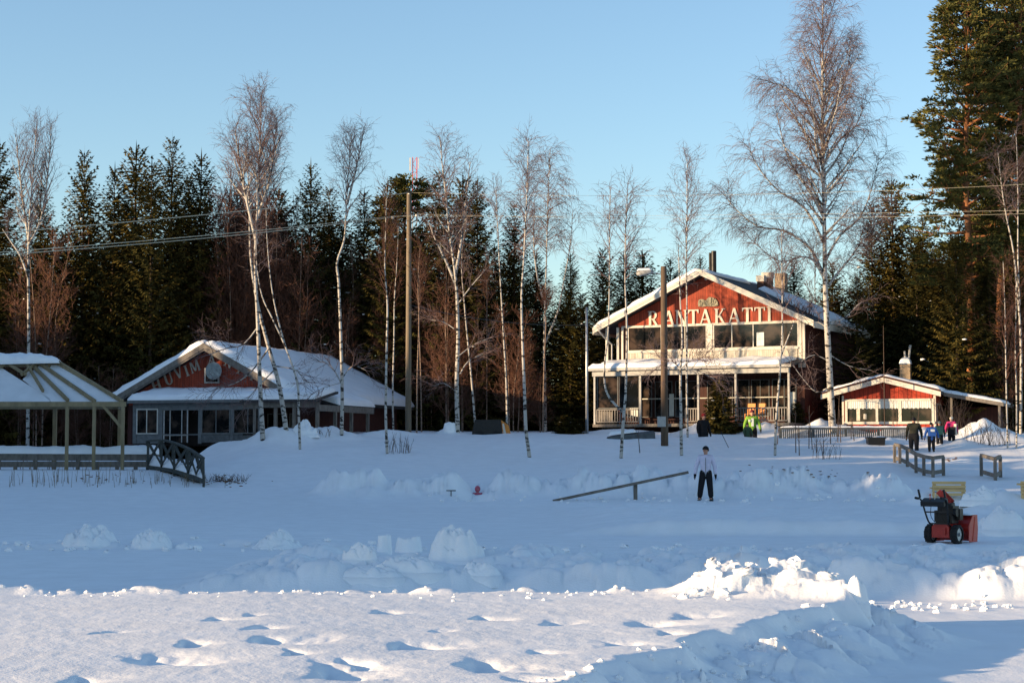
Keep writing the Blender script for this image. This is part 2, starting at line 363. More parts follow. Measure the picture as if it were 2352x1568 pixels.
# ================================================================ camera, light, ground
cam = bpy.data.cameras.new('camera'); co = bpy.data.objects.new('camera', cam); COL.objects.link(co)
cam.sensor_width = 36; cam.lens = F / 2352 * 36; cam.clip_end = 5000; cam.clip_start = .1
co.location = (0, 0, CAMZ); co.rotation_euler = (math.pi / 2 + TH, 0, 0); sc.camera = co
SUN_AZ, SUN_EL = math.radians(-110), math.radians(9.5)      # clockwise from the view direction
sd = Vector((math.sin(SUN_AZ) * math.cos(SUN_EL), math.cos(SUN_AZ) * math.cos(SUN_EL), math.sin(SUN_EL)))
sl = bpy.data.lights.new('sun', 'SUN'); so = bpy.data.objects.new('sun', sl); COL.objects.link(so)
sl.energy = 5; sl.angle = math.radians(.5); sl.color = (1, .72, .42)
so.rotation_euler = (-sd).to_track_quat('-Z', 'Y').to_euler(); so.location = (-40, -20, 40)
w = bpy.data.worlds.new('World'); sc.world = w; w.use_nodes = True; nt = w.node_tree
sky = nt.nodes.new('ShaderNodeTexSky'); sky.sky_type = 'NISHITA'; sky.sun_disc = False
sky.sun_elevation = SUN_EL; sky.sun_rotation = SUN_AZ % (2 * math.pi); sky.air_density = 1.0; sky.dust_density = .3; sky.ozone_density = 1.4; sky.altitude = 0
tint = nt.nodes.new('ShaderNodeMix'); tint.data_type = 'RGBA'; tint.blend_type = 'MULTIPLY'; tint.inputs['Factor'].default_value = 1; tint.inputs['B'].default_value = (.86, .965, 1.10, 1)
nt.links.new(sky.outputs[0], tint.inputs['A']); nt.links.new(tint.outputs['Result'], nt.nodes['Background'].inputs[0]); nt.nodes['Background'].inputs[1].default_value = .12
sc.view_settings.view_transform = 'Standard'; sc.view_settings.look = 'None'; sc.view_settings.exposure = 1.0; sc.view_settings.gamma = 1; sc.view_settings.use_curve_mapping = False
sc.cycles.max_bounces = 6; sc.cycles.diffuse_bounces = 3; sc.cycles.glossy_bounces = 2

rows = []; y = 4.0
while y < 165: rows.append(y); y *= 1.0026 if y < 28 else (1.0034 if y < 62 else 1.005)
rows = np.array(rows)
t = np.concatenate([np.linspace(-.75, -.325, 60)[:-1], np.linspace(-.325, .325, 860), np.linspace(.325, .75, 60)[1:]])
YY, TT = np.meshgrid(rows, t, indexing='ij'); XX = YY * TT; ZZ = np.concatenate([G(XX[k:k + 12], YY[k:k + 12]) for k in range(0, len(rows), 12)])
for e in (0, -1):
    ZZ[:, e] = -.5; ZZ[e, :] = -.5
nr, nc = XX.shape
me = bpy.data.meshes.new('snow_ground'); me.vertices.add(nr * nc)
me.vertices.foreach_set('co', np.stack([XX, YY, ZZ], -1).astype(np.float32).ravel())
i = np.arange(nr - 1)[:, None] * nc + np.arange(nc - 1)[None, :]
q = np.stack([i, i + 1, i + nc + 1, i + nc], -1).reshape(-1, 4)
me.loops.add(q.size); me.loops.foreach_set('vertex_index', q.ravel().astype(np.int32)); me.polygons.add(len(q))
me.polygons.foreach_set('loop_start', np.arange(0, q.size, 4, dtype=np.int32)); me.polygons.foreach_set('loop_total', np.full(len(q), 4, np.int32))
me.polygons.foreach_set('use_smooth', np.ones(len(q), bool)); me.update(); me.materials.append(M['snow'])
tag(link('snow_ground', me), kind='structure')
b = MB(); b.poly([(-2500, -2500, -.12), (2500, -2500, -.12), (2500, 2500, -.12), (-2500, 2500, -.12)])
tag(b.build('frozen_lake', 'ice'), kind='structure')
# ================================================================ lettering (serif capitals built stroke by stroke)
def arc(cx, cy, rx, ry, a0, a1, n=10):
    return [(cx + rx * math.cos(math.radians(a0 + (a1 - a0) * k / n)), cy + ry * math.sin(math.radians(a0 + (a1 - a0) * k / n))) for k in range(n + 1)]
def band(o, i): return [[o[k], o[k + 1], i[k + 1], i[k]] for k in range(len(o) - 1)]
def st(x0, y0, x1, y1, w):  # slanted stroke with level ends
    return [(x0 - w / 2, y0), (x0 + w / 2, y0), (x1 + w / 2, y1), (x1 - w / 2, y1)]
def sf(x, y, w=.2, h=.05): return [(x - w / 2, y), (x + w / 2, y), (x + w / 2, y + h), (x - w / 2, y + h)]
TK, TN = .17, .085
GL = {
 'A': ([st(.08, 0, .4, 1, TN), st(.72, 0, .4, 1, TK), [(.2, .3), (.6, .3), (.58, .37), (.23, .37)], sf(.08, 0), sf(.72, 0, .26)], .8),
 'T': ([st(.38, 0, .38, 1, TK), [(.02, .92), (.74, .92), (.74, 1), (.02, 1)], [(.02, .76), (.06, .76), (.12, .92), (.02, .92)], [(.7, .76), (.74, .76), (.74, .92), (.64, .92)], sf(.38, 0, .32)], .76),
 'I': ([st(.18, 0, .18, 1, TK), sf(.18, 0, .34), sf(.18, .95, .34)], .36),
 'N': ([st(.12, 0, .12, 1, TN), st(.7, 0, .7, 1, TN), st(.68, 0, .14, 1, TK), sf(.12, 0, .24), sf(.1, .95, .2), sf(.7, .95, .24)], .82),
 'K': ([st(.15, 0, .15, 1, TK), st(.24, .42, .62, 1, TN), st(.66, 0, .34, .56, TK), sf(.15, 0, .3), sf(.15, .95, .3), sf(.64, 0, .3), sf(.62, .95, .26)], .78),
 'R': ([st(.15, 0, .15, 1, TK), sf(.15, 0, .3), [(0, .95), (.38, .95), (.38, 1), (0, 1)], [(.2, .45), (.38, .45), (.38, .51), (.2, .51)],
        st(.66, 0, .36, .48, TK), sf(.68, 0, .24)] + band(arc(.36, .725, .27, .275, 90, -90), arc(.36, .725, .12, .21, 90, -90)), .76),
 'H': ([st(.14, 0, .14, 1, TK), st(.66, 0, .66, 1, TK), [(.2, .47), (.6, .47), (.6, .54), (.2, .54)], sf(.14, 0, .3), sf(.14, .95, .3), sf(.66, 0, .3), sf(.66, .95, .3)], .8),
 'U': ([st(.14, .32, .14, 1, TK), st(.64, .32, .64, 1, TN), sf(.14, .95, .3), sf(.64, .95, .24)] + band(arc(.375, .32, .32, .33, 180, 360), arc(.375, .32, .15, .25, 180, 360)), .78),
 'V': ([st(.38, 0, .1, 1, TK), st(.4, 0, .68, 1, TN), sf(.1, .95, .28), sf(.68, .95, .22)], .78),
 'M': ([st(.1, 0, .14, 1, TN), st(.84, 0, .8, 1, TK), st(.46, .1, .18, 1, TK), st(.48, .1, .78, 1, TN), sf(.1, 0, .22), sf(.84, 0, .28)], .94),
}
def letter(ch, x, z, h, y, parent, m, rot=0, name='letter'):
    b = MB(); g, wd = GL[ch]; c, s_ = math.cos(rot), math.sin(rot)
    for k, pl in enumerate(g):
        pts = [(x + (u * c - v * s_) * h, y - .0008 * k, z + (u * s_ + v * c) * h) for (u, v) in pl]
        b.prism(pts, (0, -.045 + .0015 * k, 0))
    return b.build(name, m, parent)

# ================================================================ buildings
class Bld:
    def __init__(s, px, Y, yaw): s.ox = XY(px, Y); s.oy = Y; s.a = math.radians(yaw); s.c = math.cos(s.a); s.s = math.sin(s.a)
    def lx(s, px, ly=0):
        k = (px - CX) / F; return (k * (s.oy + ly * s.c) - s.ox - ly * s.s) / (s.c + k * s.s)
    def Y(s, x, y): return s.oy - x * s.s + y * s.c
    def z(s, py, x, y): return P(0, py, s.Y(x, y)).z
    def w(s, x, y, z=0): return Vector((s.ox + x * s.c + y * s.s, s.Y(x, y), z))
def window(parent, x0, x1, y, z0, z1, mull=(), bars=(), fw=.06, frame='white', pane='glass', dep=.05):
    """outward face towards -y"""
    b = MB(); b.bx(x0, x1, y - dep, y, z1 - fw, z1); b.bx(x0, x1, y - dep, y, z0, z0 + fw)
    b.bx(x0, x0 + fw, y - dep + .002, y, z0 + fw, z1 - fw); b.bx(x1 - fw, x1, y - dep + .002, y, z0 + fw, z1 - fw)
    for mx_ in mull: b.bx(mx_ - fw * .4, mx_ + fw * .4, y - dep + .004, y, z0 + fw, z1 - fw)
    for mz in bars: b.bx(x0 + fw, x1 - fw, y - dep + .007, y, mz - fw * .35, mz + fw * .35)
    f = b.build('window', frame, parent)
    g = MB(); g.poly([(x0 + fw, y - dep * .4, z0 + fw), (x1 - fw, y - dep * .4, z0 + fw), (x1 - fw, y - dep * .4, z1 - fw), (x0 + fw, y - dep * .4, z1 - fw)]); g.build('pane', pane, f)
    return f
def railing(parent, a, b_, z0, z1, m, step=.12, name='railing', top=.07):
    b = MB(); a = Vector(a); b_ = Vector(b_); L = (b_ - a).length; up = Vector((0, 0, 1))
    b.beam(a + up * (z1 - .03), b_ + up * (z1 - .03), top, .06); b.beam(a + up * (z0 + .05), b_ + up * (z0 + .05), .05, .05)
    n = max(2, int(L / step))
    for k in range(n + 1):
        p = a + (b_ - a) * (k / n); b.box(p + up * ((z0 + z1) / 2), (.045, .025, z1 - z0 - .08))
    return b.build(name, m, parent)
def gable(mb, x0, x1, y0, y1, zb, zl, zr, xa, za):
    """closed gabled body: walls from zb, eaves zl / zr at x0 / x1, ridge za at xa"""
    for yy in (y0, y1):
        mb.poly([(x0, yy, zb), (x1, yy, zb), (x1, yy, zr), (xa, yy, za), (x0, yy, zl)])
    mb.poly([(x0, y0, zb), (x0, y1, zb), (x0, y1, zl), (x0, y0, zl)]); mb.poly([(x1, y0, zb), (x1, y1, zb), (x1, y1, zr), (x1, y0, zr)])
    return mb
def roofslab(name, parent, m, xa, za, xe, ze, y0, y1, th=.14):
    b = MB(); b.prism([(xa, y0, za), (xe, y0, ze), (xe, y0, ze - th), (xa, y0, za - th)], (0, y1 - y0, 0)); return b.build(name, m, parent)

# ---------------------------------------------------------------- the two-storey lakeside house
H1 = Bld(1622, 88, 27); z0 = 2.45
def house1():
    t = thing('lakeside_house', 'two-storey red gabled house with white balcony front, verandah and a painted name in big capitals', 'house', H1.w(0, 0, z0), -H1.a)
    Z = lambda py, x, y: H1.z(py, x, y) - z0
    xl, xr, xe = -4.6, 4.92, 5.62
    zr = 10.42 - z0; ze = zr - .47 * xe; D = 8.2
    gb = MB(); zw = lambda x: zr - .2 - .47 * abs(x)
    zt = 5.42                                       # window head, above z0
    gb.bx(xl, xr, 0, D, 0, zt); gb.build('body_wall', 'reddark', t)  # verandah shade put into the wall colour
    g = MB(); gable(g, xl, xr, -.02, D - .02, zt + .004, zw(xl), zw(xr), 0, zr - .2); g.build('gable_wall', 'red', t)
    # roof and its timber edge
    for sgn, nm in ((-1, 'roof'), (1, 'roof')):
        roofslab(nm, t, 'roofdark', 0, zr, sgn * xe, ze, -.75, D + .5)
    for sgn in (-1, 1):
        b = MB()
        b.prism([(0, -.78, zr - .03), (sgn * xe, -.78, ze - .03), (sgn * xe, -.78, ze - .23), (0, -.78, zr - .23)], (0, .026, 0))
        b.prism([(0, -.80, zr + .05), (sgn * (xe + .02), -.80, ze + .05), (sgn * (xe + .02), -.80, ze - .09), (0, -.80, zr - .09)], (0, .018, 0))
        b.build('rake_board', 'white', t)
    for sgn in (-1, 1): b = MB(); b.bx(min(sgn * xe, sgn * (xe + .03)), max(sgn * xe, sgn * (xe + .03)), -.74, D + .4, ze - .28, ze + .02); b.build('eave_board', 'white', t)
    b = MB(); b.slab((-xe + .02, -.74, ze + .02), (-.02, -.74, zr + .02), (-.02, D + .4, zr + .02), (-xe + .02, D + .4, ze + .02), .24, 30, 40, 4); b.build('roof_snow', 'roofsnow', t, True)
    f = lambda x: zr - .47 * x + .02
    b = MB(); b.slab((1.2, 4.2, f(1.2)), (xe - .1, 2.4, f(xe - .1)), (xe - .1, D + .3, f(xe - .1)), (.2, D + .3, f(.2)), .2, 24, 30, 8); b.build('roof_snow', 'roofsnow', t, True)
    b = MB(); b.slab((.05, -.6, zr + .02), (.45, -.6, f(.45)), (.5, 5, f(.5)), (.05, 5, zr + .02), .12, 6, 24, 9); b.build('ridge_snow', 'roofsnow', t, True)
    # upper storey front: windows, balcony boarding, corner posts
    zs = 4.22
    lx = H1.lx
    b = MB(); b.bx(xl + .5, xr - .3, -.10, -.004, zs - .72, zs); b.build('balcony_front', 'cream', t)
    b = MB(); b.bx(xl + .45, xr - .25, -.14, -.10, zs - .1, zs - .01); b.bx(xl + .5, xr - .3, -.125, -.10, zs - .74, zs - .62); b.build('balcony_rail', 'white', t)
    ps = [lx(1444), lx(1520), lx(1575), lx(1625)]
    window(t, ps[0], ps[3], -.02, zs + .0, zt - .02, [ps[1], ps[2]], fw=.04)
    ps2 = [lx(1640), lx(1683), lx(1732), lx(1800), lx(1836)]
    window(t, ps2[0], ps2[-1], -.02, zs + .0, zt - .02, ps2[1:-1], fw=.05)
    b = MB(); b.bx(ps[3] + .03, ps2[0] - .03, -.09, -.004, zs - .72, zt); b.build('centre_post', 'white', t)
    for (u0, u1, v0, v1, ztop) in ((xl - .6, xl - .48, -.2, -.05, zt + .12), (xl - .06, xl + .06, -.085, -.004, zt - .01), (xl + .2, xl + .3, -.085, -.004, zt - .01), (xr - .26, xr - .1, -.085, -.004, zt - .01), (xr - .06, xr + .06, -.085, 0, zt + .3)):
        b = MB(); b.bx(u0, u1, v0, v1, 3.25, ztop); b.build('corner_board', 'white', t)
    b = MB(); b.bx(xl + .2, xr - .1, -.05, -.024, zt - .02, zt + .05); b.build('string_board', 'white', t)
    # verandah
    vx0, vx1, vy = lx(1362, -2.2), 4.9, -2.2; vz1 = 3.28; vz0 = 3.62
    b = MB(); b.prism([(vx0 - .15, vy - .25, vz1), (vx0 - .15, -.004, vz0), (vx0 - .15, -.004, vz0 - .1), (vx0 - .15, vy - .25, vz1 - .1)], (vx1 - vx0 + .3, 0, 0)); b.build('verandah_roof', 'roofdark', t)
    b = MB(); b.bx(vx0 - .18, vx1 + .18, vy - .28, vy - .25, vz1 - .11, vz1 + .02); b.bx(vx0, vx1, vy - .1, vy + .02, vz1 - .36, vz1 - .13); b.bx(vx0, vx0 + .1, vy + .02, -.01, vz1 - .34, vz1 - .13)
    b.build('verandah_beam', 'whitegrey', t)
    b = MB(); b.slab((vx0 - .15, vy - .26, vz1 + .01), (vx1 - .3, vy - .26, vz1 + .01), (vx1 - .3, -.12, vz0 + .01), (vx0 - .15, -.12, vz0 + .01), .19, 60, 14, 12, .5); b.build('verandah_snow', 'roofsnow', t, True)
    fl = .62
    b = MB(); b.bx(vx0, vx1, vy - .05, 0, fl - .14, fl); b.build('verandah_floor', 'grey', t)
    for p in (1366, 1471, 1604, 1690, 1812):
        x = lx(p, vy); b = MB(); b.bx(x - .045, x + .045, vy - .04, vy + .06, fl, vz1 - .13); b.build('verandah_post', 'whitegrey', t)
    railing(t, (lx(1371, vy), vy, 0), (lx(1466, vy), vy, 0), fl + .05, fl + .72, 'railgrey', .13)
    railing(t, (lx(1695, vy), vy, 0), (lx(1808, vy), vy, 0), fl + .05, fl + .72, 'railgrey', .13)
    railing(t, (lx(1574, vy), vy, 0), (lx(1604, vy), vy, 0), fl + .05, fl + .72, 'railgrey', .13)
    for a_, c_ in ((1370, 1418), (1420, 1467)):
        window(t, lx(a_, vy), lx(c_, vy), vy + .12, fl + .75, vz1 - .36, (), (), .035, 'shadegrey')
    railing(t, (vx0 + .03, vy + .1, 0), (vx0 + .03, -.1, 0), fl + .05, fl + .72, 'railgrey', .13)
    # ground floor glazing
    zm = 4.32 - z0
    for a, c in ((1440, 1498), (1505, 1545), (1552, 1604), (1625, 1684), (1695, 1722), (1726, 1768), (1774, 1830)):
        xa, xb = lx(a), lx(c); window(t, xa, xb, -.004, fl + .35, 2.72, [(xa + xb) / 2] if xb - xa > .9 else [], [zm], .035, 'shadegrey')  # frames painted dark for the shade under the verandah roof
    b = MB(); b.bx(lx(1476), lx(1800), -.075, -.058, zm - .025, zm + .025); b.build('white_bar', 'white', t)
    for a, c in ((1538, 1549), (1812, 1828), (1448, 1468)):
        b = MB(); xa, xb = lx(a), lx(c); n = 8
        for k in range(n):
            u0 = xa + (xb - xa) * k / n; u1 = xa + (xb - xa) * (k + 1) / n
            b.poly([(u0, -.066 - .02 * (k % 2), fl + .4), (u1, -.066 - .02 * ((k + 1) % 2), fl + .4), (u1, -.066 - .02 * ((k + 1) % 2), 2.1), (u0, -.066 - .02 * (k % 2), 2.1)])
        b.build('curtain', 'curtain', t)
    b = MB(); b.bx(lx(1740), lx(1757), -.069, -.03, 4.3, 4.95); b.build('window_blind', 'curtain', t)
    # name, emblem, lamp
    cols = [525, 640, 735, 832, 920, 1035, 1140, 1245, 1340, 1435]; ends = [612, 728, 830, 922, 1018, 1127, 1232, 1335, 1428, 1475]
    zb = H1.z(741, 0, 0) - z0 - .09
    for ch, a, e in zip('RANTAKATTI', cols, ends):
        xa = lx(1332.8 + .3 * a, 0); letter(ch, xa, zb, .74, -.03, t, 'letter')
    xe_ = lx(1630); ze_ = H1.z(694, 0, 0) - z0; b = MB()
    out = [(-.52, -.2), (-.3, -.22), (-.1, -.2), (.1, -.22), (.35, -.22), (.5, -.18), (.47, 0), (.36, .14), (.2, .22), (.04, .24), (-.08, .14), (-.16, .06), (-.24, .13), (-.36, .15), (-.5, .12), (-.54, -.05)]
    b.prism([(xe_ + u, -.03, ze_ + v) for u, v in out], (0, -.06, 0))
    for k in range(26):
        u = R.uniform(-.46, .42); v = R.uniform(-.16, .08 if u < 0 else .15); b.beam((xe_ + u, -.1, ze_ + v - .05), (xe_ + u + R.uniform(-.04, .08), -.11, ze_ + v + .06), .03, .03)
    b.build('emblem', 'emblem', t)
    b = MB(); b.ball((.1, -.16, Z(641, 0, 0)), .09, 10, 6, (1, 1, .8)); b.bx(.06, .14, -.1, -.02, Z(641, 0, 0) - .03, Z(641, 0, 0) + .05); b.build('gable_lamp', 'whitegrey', t, True)
    # chimneys
    b = MB(); b.tube([(.25, .5, zr - .3), (.25, .5, H1.z(577, 0, .5) - z0)], .125, 12); b.build('flue_pipe', 'black', t)
    b = MB(); b.tube([(.02, .62, zr - .3), (.02, .62, H1.z(580, 0, .5) - z0)], .07, 10); b.build('flue_pipe', 'black', t)
    def stack(px, py0, py1, y, w_, m, cap=None):
        x = H1.lx(px, y); zt_ = H1.z(py0, x, y) - z0; b = MB(); b.bx(x - w_ / 2, x + w_ / 2, y - w_ / 2, y + w_ / 2, f(x) - .3, zt_); o = b.build('chimney', m, t)
        if cap:
            b = MB(); b.bx(x - w_ / 2 - .04, x + w_ / 2 + .04, y - w_ / 2 - .04, y + w_ / 2 + .04, zt_ - .28, zt_ + .02); b.build('chimney_cap', cap, o)
    stack(1751, 634, 0, 5.0, .34, 'darkbrick', 'white'); stack(1766, 627, 0, 5.6, .42, 'darkbrick', 'white'); stack(1797, 628, 0, 7.6, .52, 'brick')
    b = MB(); b.tube([(lx(1393), -.9, ze - .1), (lx(1397), -.6, ze - .35), (xl - .3, -.1, ze - .75), (xl - .3, -.1, 3.7)], .045, 6); b.build('downpipe', 'whitegrey', t)
    return t
house1()
def chair(px, Y0, zf, lab, ly):
    x = H1.lx(px, ly); S_ = .74; t = thing('wooden_chair', lab, 'chair', H1.w(x, ly, zf), -H1.a + math.radians(R.uniform(-15, 15)), 'chairs on the verandah'); t.scale = (S_, S_, .95)
    b = MB(); b.bx(-.26, .26, -.25, .25, .42, .46); b.build('seat', 'orange', t)
    b = MB(); b.prism([(-.27, .22, .46), (.27, .22, .46), (.26, .3, .98), (-.26, .3, .98)], (0, .03, 0)); b.build('backrest', 'orange', t)
    for sx in (-1, 1):
        for sy in (-1, 1):
            b = MB(); b.beam((sx * .23, sy * .22, 0), (sx * .23, sy * .22, .43), .04, .04); b.build('leg', 'orange', t)
chair(1722, 0, z0 + .62, 'orange wooden chair on the verandah of the red house, nearer the white post', -1.2)
chair(1747, 0, z0 + .62, 'orange wooden chair on the verandah, above the person in the bright vest', -1.2)

# ---------------------------------------------------------------- the low hall on the left
H2 = Bld(483, 84.3, 17.4); z2 = 2.0
def house2():
    t = thing('gabled_hall', 'low dark red hall with snowy roof, glazed porch and slanting letters in its gable', 'hall', H2.w(0, 0, z2), -H2.a)
    lx = H2.lx; zr = 6.68 - z2; xe = 4.93; sl = .53; ze = zr - sl * xe; D = 13.5; xw = 4.25
    b = MB(); gable(b, -xw, xw, 0, D - .6, 0, zr - .16 - sl * xw, zr - .16 - sl * xw, 0, zr - .16); b.build('wall', 'reddark', t)  # walls painted dark for shade; the gable keeps the lit red
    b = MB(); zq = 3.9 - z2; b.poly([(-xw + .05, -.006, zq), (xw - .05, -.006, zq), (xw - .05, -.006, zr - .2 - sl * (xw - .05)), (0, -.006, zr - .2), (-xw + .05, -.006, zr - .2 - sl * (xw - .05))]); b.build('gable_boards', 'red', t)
    for sg in (-1, 1): roofslab('roof', t, 'roofdark', 0, zr, sg * xe, ze, -.7, D)
    for sg in (-1, 1):
        b = MB(); b.prism([(0, -.73, zr + .03), (sg * xe, -.73, ze + .03), (sg * xe, -.73, ze - .24), (0, -.73, zr - .24)], (0, .028, 0))
        b.prism([(0, -.70, zr - .25), (sg * xe, -.70, ze - .25), (sg * xe, -.70, ze - .32), (0, -.70, zr - .32)], (0, .03, 0)); b.build('rake_board', 'grey', t)
    b = MB(); b.slab((-xe, -.7, ze + .01), (.04, -.7, zr + .01), (.04, D, zr + .01), (-xe, D, ze + .01), .34, 26, 40, 14, .3, .3); b.build('roof_snow', 'roofsnow', t, True)
    b = MB(); b.slab((-.04, -.7, zr + .01), (xe + .05, -.7, ze + .01), (xe + .05, D, ze + .01), (-.04, D, zr + .01), .32, 30, 44, 15, .2, .35); b.build('roof_snow', 'roofsnow', t, True)
    # porch
    py_ = -2.2; x0 = lx(306, py_); x1 = 2.7; x2 = 6.4; pz = 4.02 - z2; pzb = pz + .42
    b = MB(); b.prism([(x0 - .12, py_ - .3, pz), (x0 - .12, -.004, pzb), (x0 - .12, -.004, pzb - .1), (x0 - .12, py_ - .3, pz - .1)], (x2 - x0 + .1, 0, 0))
    b.prism([(xw + .06, -.0, pzb - .03), (x2 - .02, 0, pz - .2), (x2 - .02, 0, pz - .3), (xw + .06, 0, pzb - .13)], (0, 4.4, 0)); b.build('porch_roof', 'roofdark', t)
    b = MB(); b.bx(x0 - .14, x1, py_ - .33, py_ - .3, pz - .1, pz + .03); b.bx(x0, x1, py_ - .02, py_ + .05, pz - .42, pz - .1); b.build('porch_fascia', 'shadegrey', t)
    b = MB(); b.bx(x1, x2, py_ - .02, py_ + .05, pz - .34, pz - .1); b.bx(x2 - .08, x2, py_ + .05, 4.3, pz - .5, pz - .22); b.build('porch_beam', 'grey', t)
    b = MB(); b.slab((x0 - .12, py_ - .3, pz + .01), (x2 - .1, py_ - .3, pz + .01), (x2 - .1, -.04, pzb + .01), (x0 - .12, -.04, pzb + .01), .26, 60, 12, 16, .35); b.build('porch_snow', 'roofsnow', t, True)
    b = MB(); b.slab((xw + .08, -.02, pzb), (x2, -.02, pz - .18), (x2, 4.4, pz - .18), (xw + .08, 4.4, pzb), .28, 16, 24, 17, .35); b.build('porch_snow', 'roofsnow', t, True)
    zt = 3.68 - z2; zb = 2.5 - z2
    b = MB(); b.bx(x0, x1, py_, py_ + .06, zb - .02, zb + .03)
    for a, c in ((306, 314), (364, 374), (456, 463), (530, 536), (596, 603)): b.bx(lx(a, py_), lx(c, py_), py_ - .012, py_ + .07, .1, pz - .421)
    b.build('porch_frame', 'shadegrey', t)
    for a, c, ms, fr in ((314, 364, (338,), 'white'), (463, 530, (497,), 'shadegrey'), (536, 596, (570,), 'shadegrey')):
        window(t, lx(a, py_) + .01, lx(c, py_) - .01, py_ + .02, zb + .035, zt, [lx(m_, py_) for m_ in ms], (), .045, fr)
    b = MB(); xa, xb = lx(376, py_), lx(432, py_); g = .05
    b.bx(xa, xa + g, py_, py_ + .04, .15, zt); b.bx(xb - g, xb, py_, py_ + .04, .15, zt); b.bx(xa + g, xb - g, py_, py_ + .04, zt - g, zt); b.bx(xa + g, xb - g, py_, py_ + .04, zb - .04, zb)
    for m_ in (391, 418): b.bx(lx(m_, py_) - .02, lx(m_, py_) + .02, py_ + .003, py_ + .037, .15, zt - g)
    o = b.build('porch_door', 'whitegrey', t); b = MB(); b.poly([(xa + g, py_ + .02, .15), (xb - g, py_ + .02, .15), (xb - g, py_ + .02, zt - g), (xa + g, py_ + .02, zt - g)]); b.build('pane', 'glass', o)
    b = MB(); b.bx(lx(314, py_) + .01, lx(364, py_) - .01, py_ + .01, py_ + .05, .1, zb - .022); b.build('porch_panel', 'shadegrey', t)
    b = MB(); n = 46; xa, xb = lx(460, py_), lx(596, py_); b.bx(xa, xb, py_ + .05, py_ + .07, .15, zb - .022)
    b.build('porch_panel', 'room', t)
    b = MB()
    for k in range(n): x = xa + (xb - xa) * (k + .5) / n; b.bx(x - .022, x + .022, py_ + .01, py_ + .045, .15, zb - .03)
    b.build('slatted_panel', 'shadegrey', t)
    b = MB(); b.bx(x0 + .05, x1 - .02, py_ + .9, py_ + .95, 0, pz - .1); b.bx(x0, x0 + .05, py_ + .06, -.01, 0, pz - .1); b.build('porch_back_wall', 'room', t)
    for x in (3.3, 4.3, 5.2, 6.3):
        b = MB(); b.bx(x - .07, x + .07, py_ - .03, py_ + .1, 0, pz - .35); b.build('porch_post', 'grey', t)
    for yy in (-.3, 1.6, 3.6):
        b = MB(); b.bx(x2 - .14, x2 - .005, yy, yy + .13, 0, pz - .5); b.build('porch_post', 'grey', t)
    for xx, yy in ((2.9, 3.9), (4.0, 4.25)): window(t, xx, yy, -.004, zb - .2, zt - .2, [(xx + yy) / 2], (), .05, 'grey')
    # gable: letters, small square window, round dish
    zb_ = H2.z(905, -3.3, 0) - z2
    def pos(X, Yy):   # pixel in the 5.6x enlargement of the photograph, towards world
        px, py = (420 + X / 5.6) * .784, (980 + Yy / 5.6) * .784; x = lx(px); return x, H2.z(py, x, 0) - z2
    for ch, X, Yy, h, r, m in (('H', 185, 950, .56, 21, 'lettergrey'), ('U', 385, 845, .56, 21, 'lettergrey'), ('V', 545, 735, .54, 21, 'lettergrey'), ('I', 712, 690, .52, 21, 'lettergrey'), ('M', 800, 640, .52, 21, 'lettergrey'),
                           ('A', 1062, 492, .46, 0, 'letter'), ('N', 1320, 500, .46, -27, 'letter'), ('T', 1500, 610, .46, -27, 'lettergrey'), ('T', 1610, 675, .46, -27, 'lettergrey'), ('I', 1745, 735, .46, -27, 'lettergrey')):
        x, z = pos(X, Yy); letter(ch, x, z, h, -.02, t, m, math.radians(r))
    xa, za = pos(1005, 800); xb, zb2 = pos(1250, 545); window(t, xa, xb, -.012, za, zb2, (), (), .07, 'whitegrey')
    xc, zc = pos(1220, 600); b = MB(); n = 20
    rr = .41
    for k in range(n):
        a0, a1 = 2 * math.pi * k / n, 2 * math.pi * (k + 1) / n
        for (r0, d0, r1, d1) in ((0, .06, .5, .045), (.5, .045, 1, 0)):
            q = [(xc + rr * r_ * math.cos(a_), -.45 + d_, zc + rr * r_ * math.sin(a_)) for r_, d_, a_ in ((r0, d0, a0), (r1, d1, a0), (r1, d1, a1), (r0, d0, a1))]
            b.poly(q)
    d = b.build('satellite_dish', 'dish', t, True); b = MB(); b.beam((xc, -.39, zc), (xc, -.01, zc - .12), .04, .04); b.tube([(xc, -.45, zc - rr), (xc, -.8, zc - .1)], .015, 5); b.build('dish_arm', 'metal', d)
house2()

